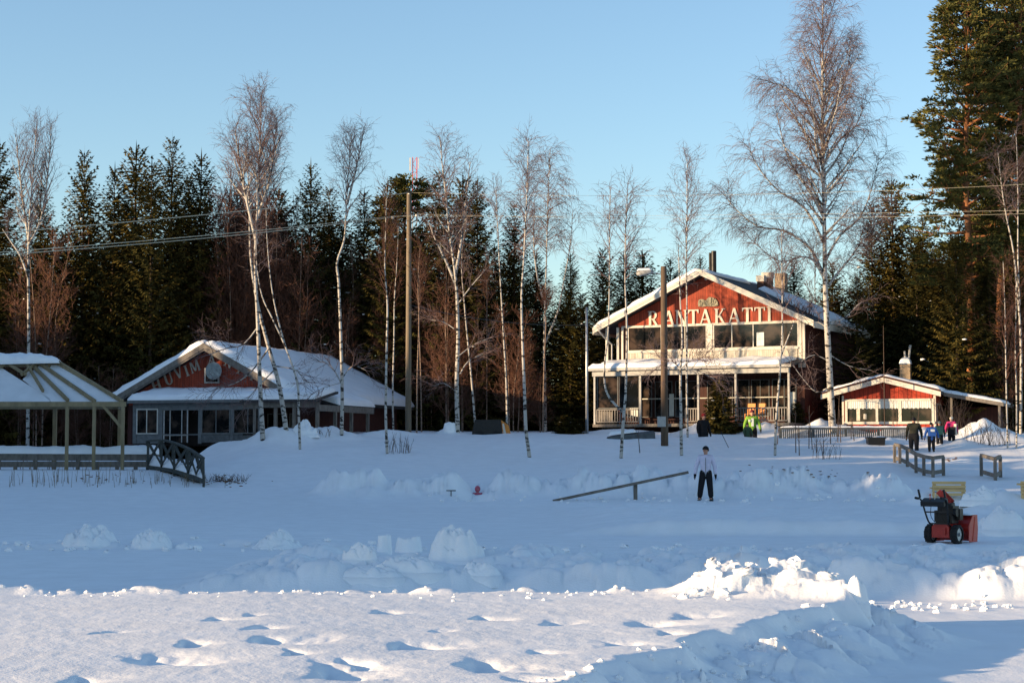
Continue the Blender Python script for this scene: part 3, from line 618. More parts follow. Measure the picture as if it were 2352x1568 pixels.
# ---------------------------------------------------------------- the small red cottage on the right
H3 = Bld(2033, 84, 20); z3 = 2.5
def house3():
    t = thing('red_cottage', 'small red cottage with a wide three-pane window under lace curtains and a lean-to', 'cottage', H3.w(0, 0, z3), -H3.a)
    lx = H3.lx; zr = 5.14 - z3; sl = .262; xl, xr = -1.95, 2.25; el, er = -2.85, 2.58; D = 6.5
    b = MB(); gable(b, xl, xr, 0, D, -.3, zr - .13 + sl * xl, zr - .13 - sl * xr, 0, zr - .13); b.build('wall', 'redc', t)
    roofslab('roof', t, 'roofdark', 0, zr, el, zr + sl * el, -.6, D + .4); roofslab('roof', t, 'roofdark', 0, zr, er, zr - sl * er, -.6, D + .4)
    for xe, sg in ((el, 1), (er, -1)):
        ze = zr - sl * abs(xe); b = MB()
        b.prism([(0, -.63, zr - .02), (xe, -.63, ze - .02), (xe, -.63, ze - .24), (0, -.63, zr - .24)], (0, .028, 0)); b.build('rake_board', 'white', t)
        b = MB(); b.prism([(0, -.65, zr + .07), (xe, -.65, ze + .07), (xe, -.65, ze - .01), (0, -.65, zr - .01)], (0, .018, 0)); b.build('rake_trim', 'reddark', t)
    b = MB(); b.slab((el, -.58, zr + sl * el + .02), (.02, -.58, zr + .02), (.02, D + .3, zr + .02), (el, D + .3, zr + sl * el + .02), .18, 26, 24, 22, .45); b.build('roof_snow', 'roofsnow', t, True)
    b = MB(); b.slab((-.02, -.58, zr + .02), (er, -.58, zr - sl * er + .02), (er, D + .3, zr - sl * er + .02), (-.02, D + .3, zr + .02), .16, 26, 24, 23, .45); b.build('roof_snow', 'roofsnow', t, True)
    # front window
    wy = -.004; wz1 = 4.16 - z3; wz0 = 3.06 - z3; xs = [lx(1941), lx(2014), lx(2067), lx(2145)]
    b = MB(); b.bx(xs[0], xs[3], -.06, wy, wz1 - .1, wz1); b.bx(xs[0] - .03, xs[3] + .03, -.09, wy, wz0 - .06, wz0 + .06)
    for x, h in ((xs[0], .055), (xs[1] , .055), (xs[2], .07), (xs[3], .055)):
        xx = min(max(x, xs[0] + h), xs[3] - h); b.bx(xx - h, xx + h, -.057, wy, wz0 + .06, wz1 - .1)
    w_ = b.build('front_window', 'white', t)
    g = MB(); g.poly([(xs[0], -.012, wz0), (xs[3], -.012, wz0), (xs[3], -.012, wz1 - .02), (xs[0], -.012, wz1 - .02)]); g.build('pane', 'glass', w_)
    for a, c in ((xs[0] + .11, xs[1] - .06), (xs[1] + .06, xs[2] - .07), (xs[2] + .08, xs[3] - .11)):
        b = MB(); n = 26
        for k in range(n):
            u0, u1 = a + (c - a) * k / n, a + (c - a) * (k + 1) / n; d0, d1 = -.022 - .016 * (k % 2), -.022 - .016 * ((k + 1) % 2); zz = wz1 - .44 + .02 * math.sin(k * 1.7)
            b.poly([(u0, d0, zz), (u1, d1, zz), (u1, d1, wz1 - .1), (u0, d0, wz1 - .1)])
        b.build('curtain', 'curtain', w_)
    b = MB(); b.bx(lx(1967), lx(1975), -.03, -.014, wz0 + .1, wz1 - .45); b.bx(lx(1983), lx(1990), -.03, -.014, wz0 + .18, wz0 + .42); b.build('curtain_edge', 'letter', w_)
    b = MB(); b.bx(xl - .03, xl + .06, -.03, .08, -.3, zr - .3 + sl * xl); b.build('corner_board', 'white', t); b = MB(); b.bx(xr - .07, xr + .03, -.03, .08, -.3, zr - .26 - sl * xr); b.build('corner_board', 'white', t)
    window(t, xr - 9, xr - 9.01, 0, 0, .2) if False else None
    b = MB(); b.bx(xr, xr + .04, .5, 1.9, .55, 1.45); o = b.build('side_window', 'whitegrey', t); b = MB(); b.poly([(xr + .045, .58, .62), (xr + .045, 1.82, .62), (xr + .045, 1.82, 1.38), (xr + .045, .58, 1.38)]); b.build('pane', 'glass', o)
    # lean-to
    x3 = lx(2305, .3); za = zr - sl * er - .04; zb = 3.93 - z3
    b = MB(); b.prism([(er + .02, .25, za), (x3, .25, zb), (x3, .25, zb - .12), (er + .02, .25, za - .12)], (0, D - 1, 0)); b.build('lean_to_roof', 'grey', t)
    b = MB(); b.slab((er - .02, .27, za + .02), (x3, .27, zb + .01), (x3, D - .8, zb + .01), (er - .02, D - .8, za + .02), .12, 26, 20, 24, .5); b.build('lean_to_snow', 'roofsnow', t, True)
    b = MB(); b.prism([(er + .02, .22, za + .02), (x3, .22, zb + .02), (x3, .22, zb - .15), (er + .02, .22, za - .15)], (0, .026, 0)); b.build('lean_to_board', 'grey', t)
    b = MB(); b.bx(er - .2, x3 - .3, 2.2, D - 1, -.6, zb - .13); b.build('lean_to_wall', 'reddark', t)
    for x in (er + .35, x3 - .2): b = MB(); b.bx(x - .05, x + .05, .35, .45, -.9, zb - .12 + (x3 - x) * .2); b.build('lean_to_post', 'grey', t)
    # chimney
    cy = 3.6; cx = lx(2081, cy); ct = H3.z(836, cx, cy) - z3; b = MB(); b.bx(cx - .24, cx + .24, cy - .24, cy + .24, zr - .5, ct); c = b.build('chimney', 'brick', t)
    b = MB(); b.slab((cx - .27, cy - .27, ct), (cx + .27, cy - .27, ct), (cx + .27, cy + .27, ct), (cx - .27, cy + .27, ct), .3, 10, 10, 25, .3, .2); b.build('chimney_snow', 'roofsnow', c, True)
    b = MB(); z_ = lambda py: H3.z(py, cx, cy) - z3
    b.tube([(lx(2082, cy), cy, ct), (lx(2079, cy), cy, z_(806))], .05, 8); b.build('flue_pipe', 'whitegrey', c)
    b = MB(); b.tube([(lx(2084, cy) + .04, cy + .1, ct), (lx(2092, cy), cy + .1, z_(792))], .06, 8); b.build('flue_pipe', 'whitegrey', c)
house3()

# ---------------------------------------------------------------- open pavilion frame, boardwalk, bridge
def pavilion():
    Y0 = 66; xr = XY(283, Y0); ze = P(0, 926, Y0).z; zr = P(0, 836, 68.2).z; base = gz(xr, Y0)
    t = thing('pavilion', 'open timber pavilion frame half covered with snowy white sheets', 'pavilion', (xr, Y0, base))
    o = (xr, Y0, base); yr = 68.2; xR = XY(128, yr); xL = xR - 7; yb = 70.4; xrb = XY(276, yb)
    def onroof(px, py):   # the point of the front slope seen there
        d = ray(px, py); n = Vector((0, -(zr - ze), yr - Y0)); q = Vector((xr, Y0, ze)); c_ = Vector((0, 0, CAMZ)); return c_ + d * ((q - c_).dot(n) / d.dot(n))
    for px in (155, 217, 283):
        x = XY(px, Y0); b = MB(); b.bx(x - .055, x + .055, Y0 - .055, Y0 + .055, gz(x, Y0) - .5, ze - .1); b.build('post', 'pale', t, off=o)
    for x in (xrb, xrb - 2.5, xrb - 6.5): b = MB(); b.bx(x - .07, x + .07, yb - .07, yb + .07, gz(x, yb) - .5, ze - .1); b.build('post', 'pale', t, off=o)
    b = MB(); b.bx(xr - 9, xr + .1, Y0 - .06, Y0 + .06, ze - .12, ze + .06); b.build('front_beam', 'pale', t, off=o)
    b = MB(); b.bx(xr - 9, xrb + .1, yb - .06, yb + .06, ze - .1, ze + .06); b.build('back_beam', 'pale', t, off=o)
    b = MB(); b.beam((xr, Y0 + .07, ze - .03), (xrb, yb - .07, ze - .03), .1, .16); b.build('side_beam', 'pale', t, off=o)
    b = MB(); b.bx(xL, xR + .1, yr - .05, yr + .05, zr - .1, zr + .04); b.build('ridge_beam', 'pale', t, off=o)
    up = Vector((0, -.04, .07))
    for (a, c) in (((64, 832), (157, 924)), ((88, 836), (219, 926)), ((128, 832), (282, 926))):
        b = MB(); b.beam(onroof(*a) + up, onroof(*c) + up, .09, .12); b.build('rafter', 'pale', t, off=o)
    b = MB(); b.beam((xR, yr, zr), (xrb, yb, ze), .09, .12); b.build('rafter', 'pale', t, off=o)
    for (a, c) in (((58, 836), (100, 905)), ((50, 868), (92, 834)), ((0, 830), (60, 867)), ((2, 850), (26, 832))):
        b = MB(); b.beam(onroof(*a) + up * 1.6, onroof(*c) + up * 1.6, .08, .1); b.build('brace', 'pale', t, off=o)
    a, c = P(236, 930, Y0), P(281, 984, Y0); b = MB(); b.beam(a, c, .08, .1); b.build('brace', 'pale', t, off=o)
    x = XY(113, yr - .1); b = MB(); b.beam((x, yr - .15, zr), (x, yr - .15, P(0, 911, yr).z), .09, .09, (0, 1, 0)); b.build('king_post', 'pale', t, off=o)
    def sheet(name, px, seed):
        pts = [onroof(*p) for p in px]; b = MB(); b.prism(pts, (0, .012, -.03)); b.build(name, 'tarp', t, off=o)
    sheet('sheet', [(127, 836), (280, 925), (118, 922), (52, 870), (92, 838)], 1)
    sheet('sheet', [(-60, 800), (0, 842), (116, 916), (112, 924), (-60, 930)], 2)
    b = MB(); b.poly([(xR, yr, zr - .02), (xr, Y0 + .1, ze), (xrb, yb, ze)]); b.build('sheet', 'tarp', t, off=o)
    k = MB(); k.slab((xL, yr - .5, zr - .14), (xR + .16, yr - .38, zr + .02), (xR + .16, yr + .35, zr + .02), (xL, yr + .5, zr + .02), .34, 60, 10, 33, .7, .2); k.build('ridge_snow', 'roofsnow', t, True, off=o)
pavilion()
def boardwalk():
    Y = 67.2; x0 = XY(-120, Y); x1 = XY(354, Y); b0 = gz(x1, Y)
    o = (x1, Y, b0); t = thing('boardwalk', 'grey plank boardwalk with a snow-topped low railing behind the pavilion posts', 'boardwalk', o)
    zt = P(0, 1041, Y).z; zt2 = P(0, 1054, Y).z
    b = MB(); b.bx(x0, x1, Y, Y + .05, zt - .26, zt - .02); b.bx(x0, x1, Y + .002, Y + .052, zt - .5, zt - .29); b.build('side_board', 'grey', t, off=o)
    b = MB(); b.bx(x0, x1, Y + .1, Y + 1.3, zt - .12, zt - .02); b.build('deck', 'grey', t, off=o)
    b = MB(); b.slab((x0, Y - .06, zt), (x1 + .02, Y - .06, zt - .03), (x1 + .02, Y + 1.3, zt - .03), (x0, Y + 1.3, zt), .27, 80, 8, 41, .35, .14); b.build('deck_snow', 'roofsnow', t, True, off=o)
    for px in (4, 88, 185, 230, 275, 318, 354, 400 - 270, 42):
        x = XY(px, Y) - .06; b = MB(); b.bx(x - .07, x + .07, Y - .05, Y - .003, gz(x, Y) - .4, zt - .02 if px in (4, 88, 185, 354) else zt - .5); b.build('post', 'grey', t, off=o)
    b = MB(); b.bx(x0, x1, Y - .01, Y + .05, zt - .86, zt - .8); b.build('ground_beam', 'grey', t, off=o)
boardwalk()
def bridge():
    Ya, Yb = 66.4, 61.2
    top = [(340, 1013), (371, 1010), (400, 1016), (432, 1029), (450, 1040), (467, 1052)]; bot = [(340, 1071), (371, 1075), (400, 1080), (432, 1090), (450, 1096), (468, 1104)]
    Yk = [Ya + (Yb - Ya) * (p[0] - 340) / 128 for p in top]
    tp = [P(a, c, y) for (a, c), y in zip(top, Yk)]; bt = [P(a, c, y) for (a, c), y in zip(bot, Yk)]
    sd_ = Vector((-.25, 1.1, 0))
    o = bt[0]; t = thing('footbridge', 'small arched dark green footbridge with crossed-lattice railings', 'bridge', o); sm = lambda L: smooth_path(L, 4)
    def at_(L, u): k = min(len(L) - 2, int(u)); return L[k].lerp(L[k + 1], u - k)
    for s_ in (0, 1):
        T_ = [p + sd_ * s_ for p in tp]; B_ = [p + sd_ * s_ + Vector((0, 0, .10)) for p in bt]; b = MB(); tt = sm(T_)
        for a, c in zip(tt, tt[1:]): b.beam(a, c, .11, .055)
        us = [0, 1, 2, 3.0, 4.0, 5]; dp = Vector((0, .03, 0))
        for u0, u1 in zip(us, us[1:]): b.beam(at_(B_, u0) - dp, at_(T_, u1) - dp, .045, .05); b.beam(at_(T_, u0) + dp, at_(B_, u1) + dp, .045, .05)
        r_ = b.build('railing', 'teal', t, off=o)
        for u in (0, 1, 2, 3.0, 5): c = MB(); c.beam(at_(B_, u) - Vector((0, 0, .35)), at_(T_, u), .075, .075, (1, 0, 0)); c.build('post', 'teal', r_, off=o)
        b = MB(); bb = sm([p + sd_ * s_ for p in bt])
        for a, c in zip(bb, bb[1:]): b.beam(a - Vector((0, 0, .02)), c - Vector((0, 0, .02)), .08, .13)
        b.build('arch_beam', 'teal', t, off=o)
    b = MB(); bb = sm(bt)
    for a, c in zip(bb, bb[1:]): b.poly([a + sd_ * .04 + Vector((0, 0, .06)), c + sd_ * .04 + Vector((0, 0, .06)), c + sd_ * .96 + Vector((0, 0, .06)), a + sd_ * .96 + Vector((0, 0, .06))])
    b.build('deck', 'teal', t, off=o)
    b = MB(); U = Vector((0, 0, .065)); b.slab(bt[0] + sd_ * .06 + U, bt[5] + sd_ * .06 + U, bt[5] + sd_ * .94 + U, bt[0] + sd_ * .94 + U, .34, 16, 10, 44, .4); b.build('deck_snow', 'roofsnow', t, True, off=o)
bridge()
# ================================================================ trees
def rv(r, s=1): return Vector((r.uniform(-s, s), r.uniform(-s, s), r.uniform(-s, s)))
def kite(mb, p, q, w, nrm=None):
    """needle spray: a narrow kite from p to q"""
    d = q - p; s_ = d.cross(nrm if nrm is not None else Vector((0, 0, 1)))
    if s_.length < 1e-6: s_ = Vector((1, 0, 0))
    s_.normalize(); m = p + d * .4
    k = len(mb.v); mb.v += [tuple(p), tuple(m + s_ * w), tuple(q), tuple(m - s_ * w)]; mb.f.append((k, k + 1, k + 2, k + 3))
def spruce_mesh(seed, H=14., Rw=2.2, dens=1., bare=.04, thin=0.):
    r = random.Random(seed); cr = MB(); tr = MB(); sn = []
    tr.tube([(0, 0, -.6), (0, 0, 0), (r.uniform(-.05, .05), 0, H * .5), (0, 0, H * .93), (0, 0, H)], [.19, .16, .10, .02, .008], 6)
    z = H * bare; lev = 0
    prof = [1 + .35 * math.sin(r.uniform(0, 6) + k) * r.random() for k in range(9)]
    while z < H * .985:
        f = z / H; L0 = Rw * (1 - f) ** .74 * (.75 + .25 * min(1, f * 5)) + .10; L0 *= (.8 + .2 * prof[int(f * 8)])
        nb = r.choice((5, 6, 6, 7)) if f < .9 else 4; a0 = r.uniform(0, 6.28)
        for b_ in range(nb):
            if r.random() < thin: continue
            az = a0 + 6.283 * b_ / nb + r.uniform(-.35, .35); L = L0 * r.uniform(.7, 1.08)
            rise = .75 * f ** 1.5 - .28 * (1 - f) + r.uniform(-.12, .12); out = Vector((math.cos(az), math.sin(az), 0)); side = Vector((-out.y, out.x, 0))
            n = max(3, int(L / .16 * dens)); pp = Vector((0, 0, z))
            for i in range(n + 1):
                s_ = i / n; p = Vector((0, 0, z)) + out * (L * s_) + Vector((0, 0, L * (rise * s_ - .42 * s_ * (1 - .55 * s_) * (1 - f) + .18 * s_ * s_)))
                if i > 0:
                    ll = (.36 * (1 - .45 * s_) + .06) * min(1, L / 1.0 + .25)
                    for sg in (-1, 1):
                        if r.random() < .9:
                            q = p + side * sg * ll * r.uniform(.6, 1.1) + out * ll * r.uniform(.2, .8) + Vector((0, 0, -ll * r.uniform(.1, .75) * (1 - .7 * f)))
                            kite(cr, p, q, .035 + .10 * ll, Vector((r.uniform(-.6, .6), r.uniform(-.6, .6), 1)))
                    if r.random() < .8:
                        kite(cr, p, p + Vector((out.x * .1, out.y * .1, -ll * r.uniform(.6, 1.2) * (1.05 - f))), .06, out + rv(r, .4))
                    kite(cr, pp, p + out * .04, .05, Vector((0, 0, 1)))
                pp = p
            kite(cr, pp, pp + out * .2 + Vector((0, 0, .1 * f)), .05)
            if r.random() < .03 and .25 < f < .75:
                c = Vector((0, 0, z)) + out * L * .85 + Vector((0, 0, L * (rise * .8 - .2 * (1 - f)) + .05)); sn.append(MB().ball(c, r.uniform(.05, .12), 8, 4, (1.5, 1.1, .42), .7))
        z += (.24 + .16 * (1 - f)) / dens * (H / 14) ** .5
    kite(cr, Vector((0, 0, H * .94)), Vector((0, 0, H + .35)), .05, Vector((0, 1, 0)))
    return tr, cr, sn
def pine_mesh(seed, H=25., z0=.3, Rw=3., nl=46, puff=1.):
    r = random.Random(seed); tr = MB(); cr = MB()
    bend = [(r.uniform(-.25, .25), r.uniform(-.25, .25)) for _ in range(6)]
    def c(f):
        k = min(4, int(f * 5)); u = f * 5 - k; return Vector((bend[k][0] * (1 - u) + bend[k + 1][0] * u, bend[k][1] * (1 - u) + bend[k + 1][1] * u, H * f))
    bend[0] = (0, 0)
    tr.tube([(0, 0, -.8)] + [c(k / 12) for k in range(13)], [.3, .27] + [.27 * (1 - k / 12.6) ** .8 for k in range(1, 13)], 9)
    for k in range(nl):
        f = z0 + (1 - z0) * ((k + r.random()) / nl) ** .9
        if f > .985: f = .985
        g = (f - z0) / (1 - z0); L = Rw * (1 - g) ** .6 * min(1, .45 + g * 2.2) * r.uniform(.5, 1.2) + .35
        az = r.uniform(0, 6.283); o = Vector((math.cos(az), math.sin(az), 0)); p0 = c(f); rise = -.05 + .75 * g + r.uniform(-.15, .2)
        pts = [p0 + o * L * s_ + Vector((0, 0, L * (rise * s_ + .15 * s_ * s_))) + rv(r, .06) for s_ in (0, .3, .6, 1)]
        tr.tube(pts, [.03 + .022 * L, .03 + .012 * L, .022, .012], 5)
        ends = [pts[3], pts[2] + rv(r, .25)] + [p0 + (pts[3] - p0) * r.uniform(.35, 1) + rv(r, .2 + .22 * L) for _ in range(int(2 + L * 3.0 * puff))]
        for e in ends:
            R0 = r.uniform(.34, .6)
            if (e - pts[3]).length > .3: tr.tube([p0 + (pts[3] - p0) * .5, e], [.016, .008], 3, False)
            for _ in range(int(46 * puff)):
                d = rv(r); d.z = abs(d.z) * .9 - .22; d.normalize(); a = e + Vector((d.x, d.y, d.z * .6)) * R0 * r.uniform(.0, .75); kite(cr, a, a + (d * .8 + o * .35) * r.uniform(.2, .32), .05, rv(r))
    return tr, cr
def branch(tr, cr, r, p, d, L, rad, lev, spec):
    """one limb, its side branches and the twigs on those. spec: droop, twig length, density"""
    n = 5 if lev == 0 else (4 if lev == 1 else 3); pts = [p.copy()]; dd = d.normalized(); seg = L / n
    for i in range(n):
        dd = (dd + rv(r, spec.get('wob', .16) * (1 + .5 * lev)) + Vector((0, 0, spec['lift'][lev] * (1 if i < n * .6 else spec['tipf'])))).normalized(); pts.append(pts[-1] + dd * seg)
    rs = [rad * (1 - .85 * i / n) for i in range(n + 1)]
    (tr if lev == 0 and rad > spec.get('limbmin', .03) else cr).tube(pts, rs, 5 if lev == 0 else 3, False)
    if lev >= 2: return
    nn = max(2, int(L * spec['den'][lev]))
    for k in range(nn):
        s_ = (.18 + .82 * (k + r.random()) / nn) * n; i = min(n - 1, int(s_)); u = s_ - i; q = pts[i] * (1 - u) + pts[i + 1] * u
        base = (pts[i + 1] - pts[i]).normalized(); a = rv(r); a = (a - base * a.dot(base)).normalized()
        nd = base * r.uniform(.5, .9) + a * r.uniform(.4, .8)
        branch(tr, cr, r, q, nd, spec['len'][lev] * r.uniform(.5, 1.25) * (1 - .35 * s_ / n), max(spec['rmin'], rs[i] * (.5 if lev == 0 else .6)), lev + 1, spec)
BI = dict(lift=(.06, .0, -.10), tipf=1., len=(1.0, .5), den=(4.2, 8.0), rmin=.0075, wob=.15)
WEEP = dict(lift=(.03, -.16, -.38), tipf=1.6, len=(1.15, .85), den=(4.6, 8.5), rmin=.0085, wob=.15)
BROOM = dict(lift=(.16, .10, .03), tipf=1., len=(.9, .5), den=(4.0, 8.0), rmin=.007, wob=.12)
def polyrad(n, r0, r1): return [r0 + (r1 - r0) * (k / (n - 1)) ** .85 for k in range(n)]
def birch(label, base, stems, crown, spec, seed, r0=.1, group=None, barkm='birch', twigm='twig', name='birch_tree', cat='tree', nlimb=30, r1=.012):
    """base: pixel of the foot (px, py) or (px, py, Y); stems: lists of pixels upward; crown: (py where limbs start, limb length at widest m, fraction of widest)"""
    r = random.Random(seed)
    if len(base) == 2: b0 = hit(*base)
    else: b0 = at(base[0], base[2])
    tr = MB(); cr = MB(); Y = b0.y; dy = 0
    for si, stp in enumerate(stems):
        path = [P(px, py, Y + .12 * si + .15 * math.sin(k * 1.3 + seed)) for k, (px, py) in enumerate(stp)]
        if si == 0 or stp[0][1] >= base[1] - 5: path[0] = Vector((path[0].x, Y, b0.z)); path.insert(0, path[0] + Vector((0, 0, -.5)))
        path = smooth_path(path, 4); fr = 1 if si == 0 else .62
        tr.tube(path, polyrad(len(path), r0 * fr * .78, r1), 8)
        cum = [0]
        for k in range(1, len(path)): cum.append(cum[-1] + (path[k] - path[k - 1]).length)
        zs = P(CX, crown[0], Y).z; ztop = path[-1].z; n = max(3, int(nlimb * fr * (1 if si == 0 else min(1, (ztop - max(zs, path[0].z)) / max(.1, P(0, stems[0][-1][1], Y).z - zs)))))
        for k in range(n):
            g = ((k + r.random()) / n) ** .9; z = max(zs, path[0].z + .5); z = z + (ztop - z) * g * .985
            i = next((j for j in range(len(path) - 1) if path[j + 1].z >= z), len(path) - 2); u = (z - path[i].z) / max(1e-3, path[i + 1].z - path[i].z); p = path[i].lerp(path[i + 1], min(1, max(0, u)))
            rad = r0 * fr * .9 * (1 - cum[i] / cum[-1]) + r1
            gg = g if si == 0 else max(g, .3); wid = crown[2]; e = (gg / wid) ** .6 if gg < wid else ((1 - gg) / (1 - wid)) ** .75
            L = crown[1] * (.25 + .75 * e) * r.uniform(.6, 1.15) * (1 if si == 0 else .8); az = r.uniform(0, 6.283); up = crown[3] if len(crown) > 3 else 1.1
            branch(tr, cr, r, p, Vector((math.cos(az), math.sin(az), up * (.75 + .6 * g) * r.uniform(.7, 1.2))), L, min(rad * .55, .012 + .017 * L), 0, spec)
    t = thing(name, label, cat, b0, 0, group)
    tr.build('trunk', barkm, t, True, off=b0); cr.build('crown', twigm, t, True, off=b0)
    return t
def limbs_at(t, seed, items, r_, spec, barkm='birch', twigm='twig'):
    """visible single limbs: pixel paths at the tree's own distance"""
    b0 = t.location; r = random.Random(seed)
    for k, (pth, rad) in enumerate(items):
        tr = MB(); cr = MB(); p = smooth_path([P(a, b, b0.y + .15 * (-1) ** k * j) for j, (a, b) in enumerate(pth)], 3); tr.tube(p, polyrad(len(p), rad, .012), 6, False)
        for i in range(2, len(p)):
            for _ in range(r_): branch(tr, cr, r, p[i], (p[i] - p[i - 1]).normalized() + rv(r, .9), r.uniform(.5, 1.3), .014, 0 if r.random() < .5 else 1, spec)
        lb = tr.build('limb', barkm, t, True, off=b0); cr.build('twigs', twigm, lb, True, off=b0)

# ---------------------------------------------------------------- birches one can tell apart
G1 = 'bare birches in front of the wood'
birch('bare birch with pale trunk at the left edge of the wood, above the pavilion', (64, 1000, 88), [[(62, 1000), (66, 760), (65, 600), (68, 500), (76, 400), (84, 285)], [(66, 640), (48, 590), (25, 555), (5, 525)], [(67, 560), (95, 500), (112, 380), (118, 290)], [(67, 560), (50, 440), (36, 310)]], (560, 1.9, .45, 1.6), BROOM, 11, .15, G1, nlimb=44)
birch('tallest birch of the left clump, straight trunk rising before the hall roof', (603, 1012), [[(603, 1012), (598, 900), (592, 740), (586, 600), (591, 480), (597, 340), (600, 212)], [(590, 560), (560, 430), (540, 300)], [(592, 500), (622, 400), (636, 270)]], (480, 2.3, .35, 1.5), BI, 12, .17, G1, nlimb=54)
t = birch('leaning dark-barked birch crossing the hall roof', (657, 985), [[(657, 985), (640, 880), (612, 780), (588, 680), (575, 580), (572, 450), (566, 350)]], (520, 2.0, .5, 1.3), BI, 13, .17, G1, nlimb=30)
limbs_at(t, 3, [([(617, 800), (580, 850), (540, 880), (500, 890)], .04), ([(628, 840), (680, 850), (700, 880)], .035), ([(600, 740), (560, 790), (520, 800), (480, 815)], .035), ([(630, 850), (590, 890), (560, 930)], .03)], 2, BI, twigm='twig')
birch('thin white birch forking low in front of the right half of the hall roof', (690, 1032), [[(690, 1032), (686, 950), (683, 880), (657, 800), (625, 730), (602, 680), (590, 610), (588, 520)], [(657, 800), (640, 740), (624, 660), (614, 560), (611, 470)]], (640, 1.0, .5, 1.2), BI, 14, .085, G1, nlimb=16)
t = birch('birch with a kinked white trunk behind the right end of the hall roof', (785, 1000), [[(785, 1000), (786, 900), (783, 780), (778, 650), (774, 604), (791, 548), (795, 480), (800, 400), (808, 305)], [(797, 470), (815, 400), (826, 350), (836, 298)]], (530, 1.7, .45, 1.5), BI, 15, .125, G1, nlimb=34)
limbs_at(t, 4, [([(784, 880), (760, 840), (735, 830)], .03), ([(785, 870), (810, 840), (840, 850)], .03), ([(785, 878), (745, 890), (715, 905)], .022)], 2, BI)
birch('slim reddish birch left of the tall wooden power pole', (889, 1042), [[(889, 1042), (886, 950), (888, 800), (890, 700), (884, 620), (886, 520), (888, 430)]], (690, 1.2, .4, 1.6), BROOM, 16, .09, G1, twigm='redtwig', nlimb=26)
birch('slim birch close behind the tall wooden power pole', (903, 1000, 86), [[(903, 1000), (902, 900), (905, 780), (906, 690), (912, 600), (915, 520)]], (700, 1.1, .4, 1.6), BROOM, 17, .075, G1, twigm='redtwig', nlimb=20)
t = birch('sturdy birch with a forked crown rising from the snow crest near the middle', (1051, 990), [[(1051, 990), (1049, 880), (1052, 780), (1050, 690), (1045, 625), (1032, 530), (1022, 430), (1016, 380), (1010, 312)], [(1046, 630), (1060, 550), (1070, 460), (1080, 372)], [(1046, 650), (1020, 590), (1000, 550), (985, 510)]], (600, 1.8, .5, 1.5), BI, 18, .16, G1, nlimb=40)
limbs_at(t, 5, [([(1056, 860), (1075, 830), (1110, 812)], .035), ([(1051, 700), (1080, 660), (1115, 620)], .035), ([(1050, 760), (1020, 740), (990, 735)], .025), ([(1049, 900), (1020, 880), (1000, 885)], .02), ([(1050, 820), (1090, 790), (1130, 775)], .022)], 2, BI)
birch('slender birch leaning left behind the sturdy forked birch', (1093, 965, 88), [[(1093, 965), (1082, 860), (1072, 760), (1066, 690), (1060, 600), (1072, 500)]], (700, 1.2, .4, 1.5), BI, 19, .085, G1, nlimb=22)
birch('slender birch beside the orange and dark trailer', (1165, 968, 87), [[(1165, 968), (1163, 880), (1156, 760), (1149, 640), (1144, 540), (1139, 432)]], (560, 1.2, .35, 1.5), BI, 20, .09, G1, nlimb=26)
birch('tall thin birch whose foot stands lowest on the open snow slope', (1216, 1050), [[(1216, 1050), (1208, 985), (1204, 880), (1200, 780), (1198, 680), (1203, 600), (1208, 500), (1212, 400), (1213, 318)]], (600, 1.3, .35, 1.2), BI, 21, .11, G1, nlimb=40)
t = birch('bright white birch with V-shaped limbs in the middle of the snow crest', (1253, 991), [[(1253, 991), (1252, 900), (1250, 800), (1252, 700), (1255, 600), (1258, 480), (1264, 342)], [(1251, 790), (1272, 740), (1285, 700), (1296, 640), (1310, 560), (1316, 480)], [(1252, 700), (1235, 640), (1226, 560), (1228, 480)]], (600, 1.7, .45, 1.0), WEEP, 22, .13, G1, nlimb=46)
birch('two-stemmed birch standing left in front of the big red house', (1427, 1052), [[(1427, 1052), (1432, 960), (1437, 900), (1440, 760), (1436, 650), (1437, 540), (1442, 430)], [(1430, 945), (1395, 905), (1388, 850), (1397, 760), (1400, 640), (1400, 540), (1402, 432)]], (650, 1.3, .35, 1.3), BI, 23, .105, G1, nlimb=36)
t = birch('white birch crossing the letters of the big red house', (1566, 1046), [[(1566, 1046), (1564, 960), (1563, 860), (1567, 780), (1563, 700), (1560, 620), (1558, 560)]], (700, .9, .5, 1.2), BI, 24, .105, G1, nlimb=10)
limbs_at(t, 6, [([(1565, 850), (1545, 830), (1525, 830)], .03), ([(1565, 845), (1590, 825), (1620, 820)], .03), ([(1566, 850), (1600, 850), (1640, 870)], .018)], 3, BI)
birch('thin birch with a narrow pointed crown above the roof edge of the big red house', (1580, 1000, 81), [[(1580, 1000), (1577, 860), (1578, 740), (1577, 640), (1577, 550), (1578, 450), (1578, 358)]], (640, 1.7, .35, 1.0), BI, 25, .075, G1, nlimb=52)
birch('reddish young birch before the right half of the big red house', (1779, 1046), [[(1779, 1046), (1783, 960), (1790, 870), (1796, 780), (1797, 690), (1796, 600), (1795, 530)], [(1793, 820), (1808, 780), (1822, 745)]], (740, 1.2, .4, 1.5), BROOM, 26, .085, G1, nlimb=22)
BIGW = dict(lift=(.05, -.10, -.34), tipf=1.5, len=(1.2, .9), den=(4.4, 9.5), rmin=.0075, wob=.14, limbmin=.035)
t = birch('huge old weeping birch towering beside the red cottage', (1911, 975, 83), [[(1911, 975), (1905, 850), (1899, 740), (1895, 640), (1893, 500), (1890, 350), (1889, 200), (1890, 100), (1890, 8)]], (560, 4.3, .30, 1.3), BIGW, 27, .25, G1, nlimb=78, r1=.02)
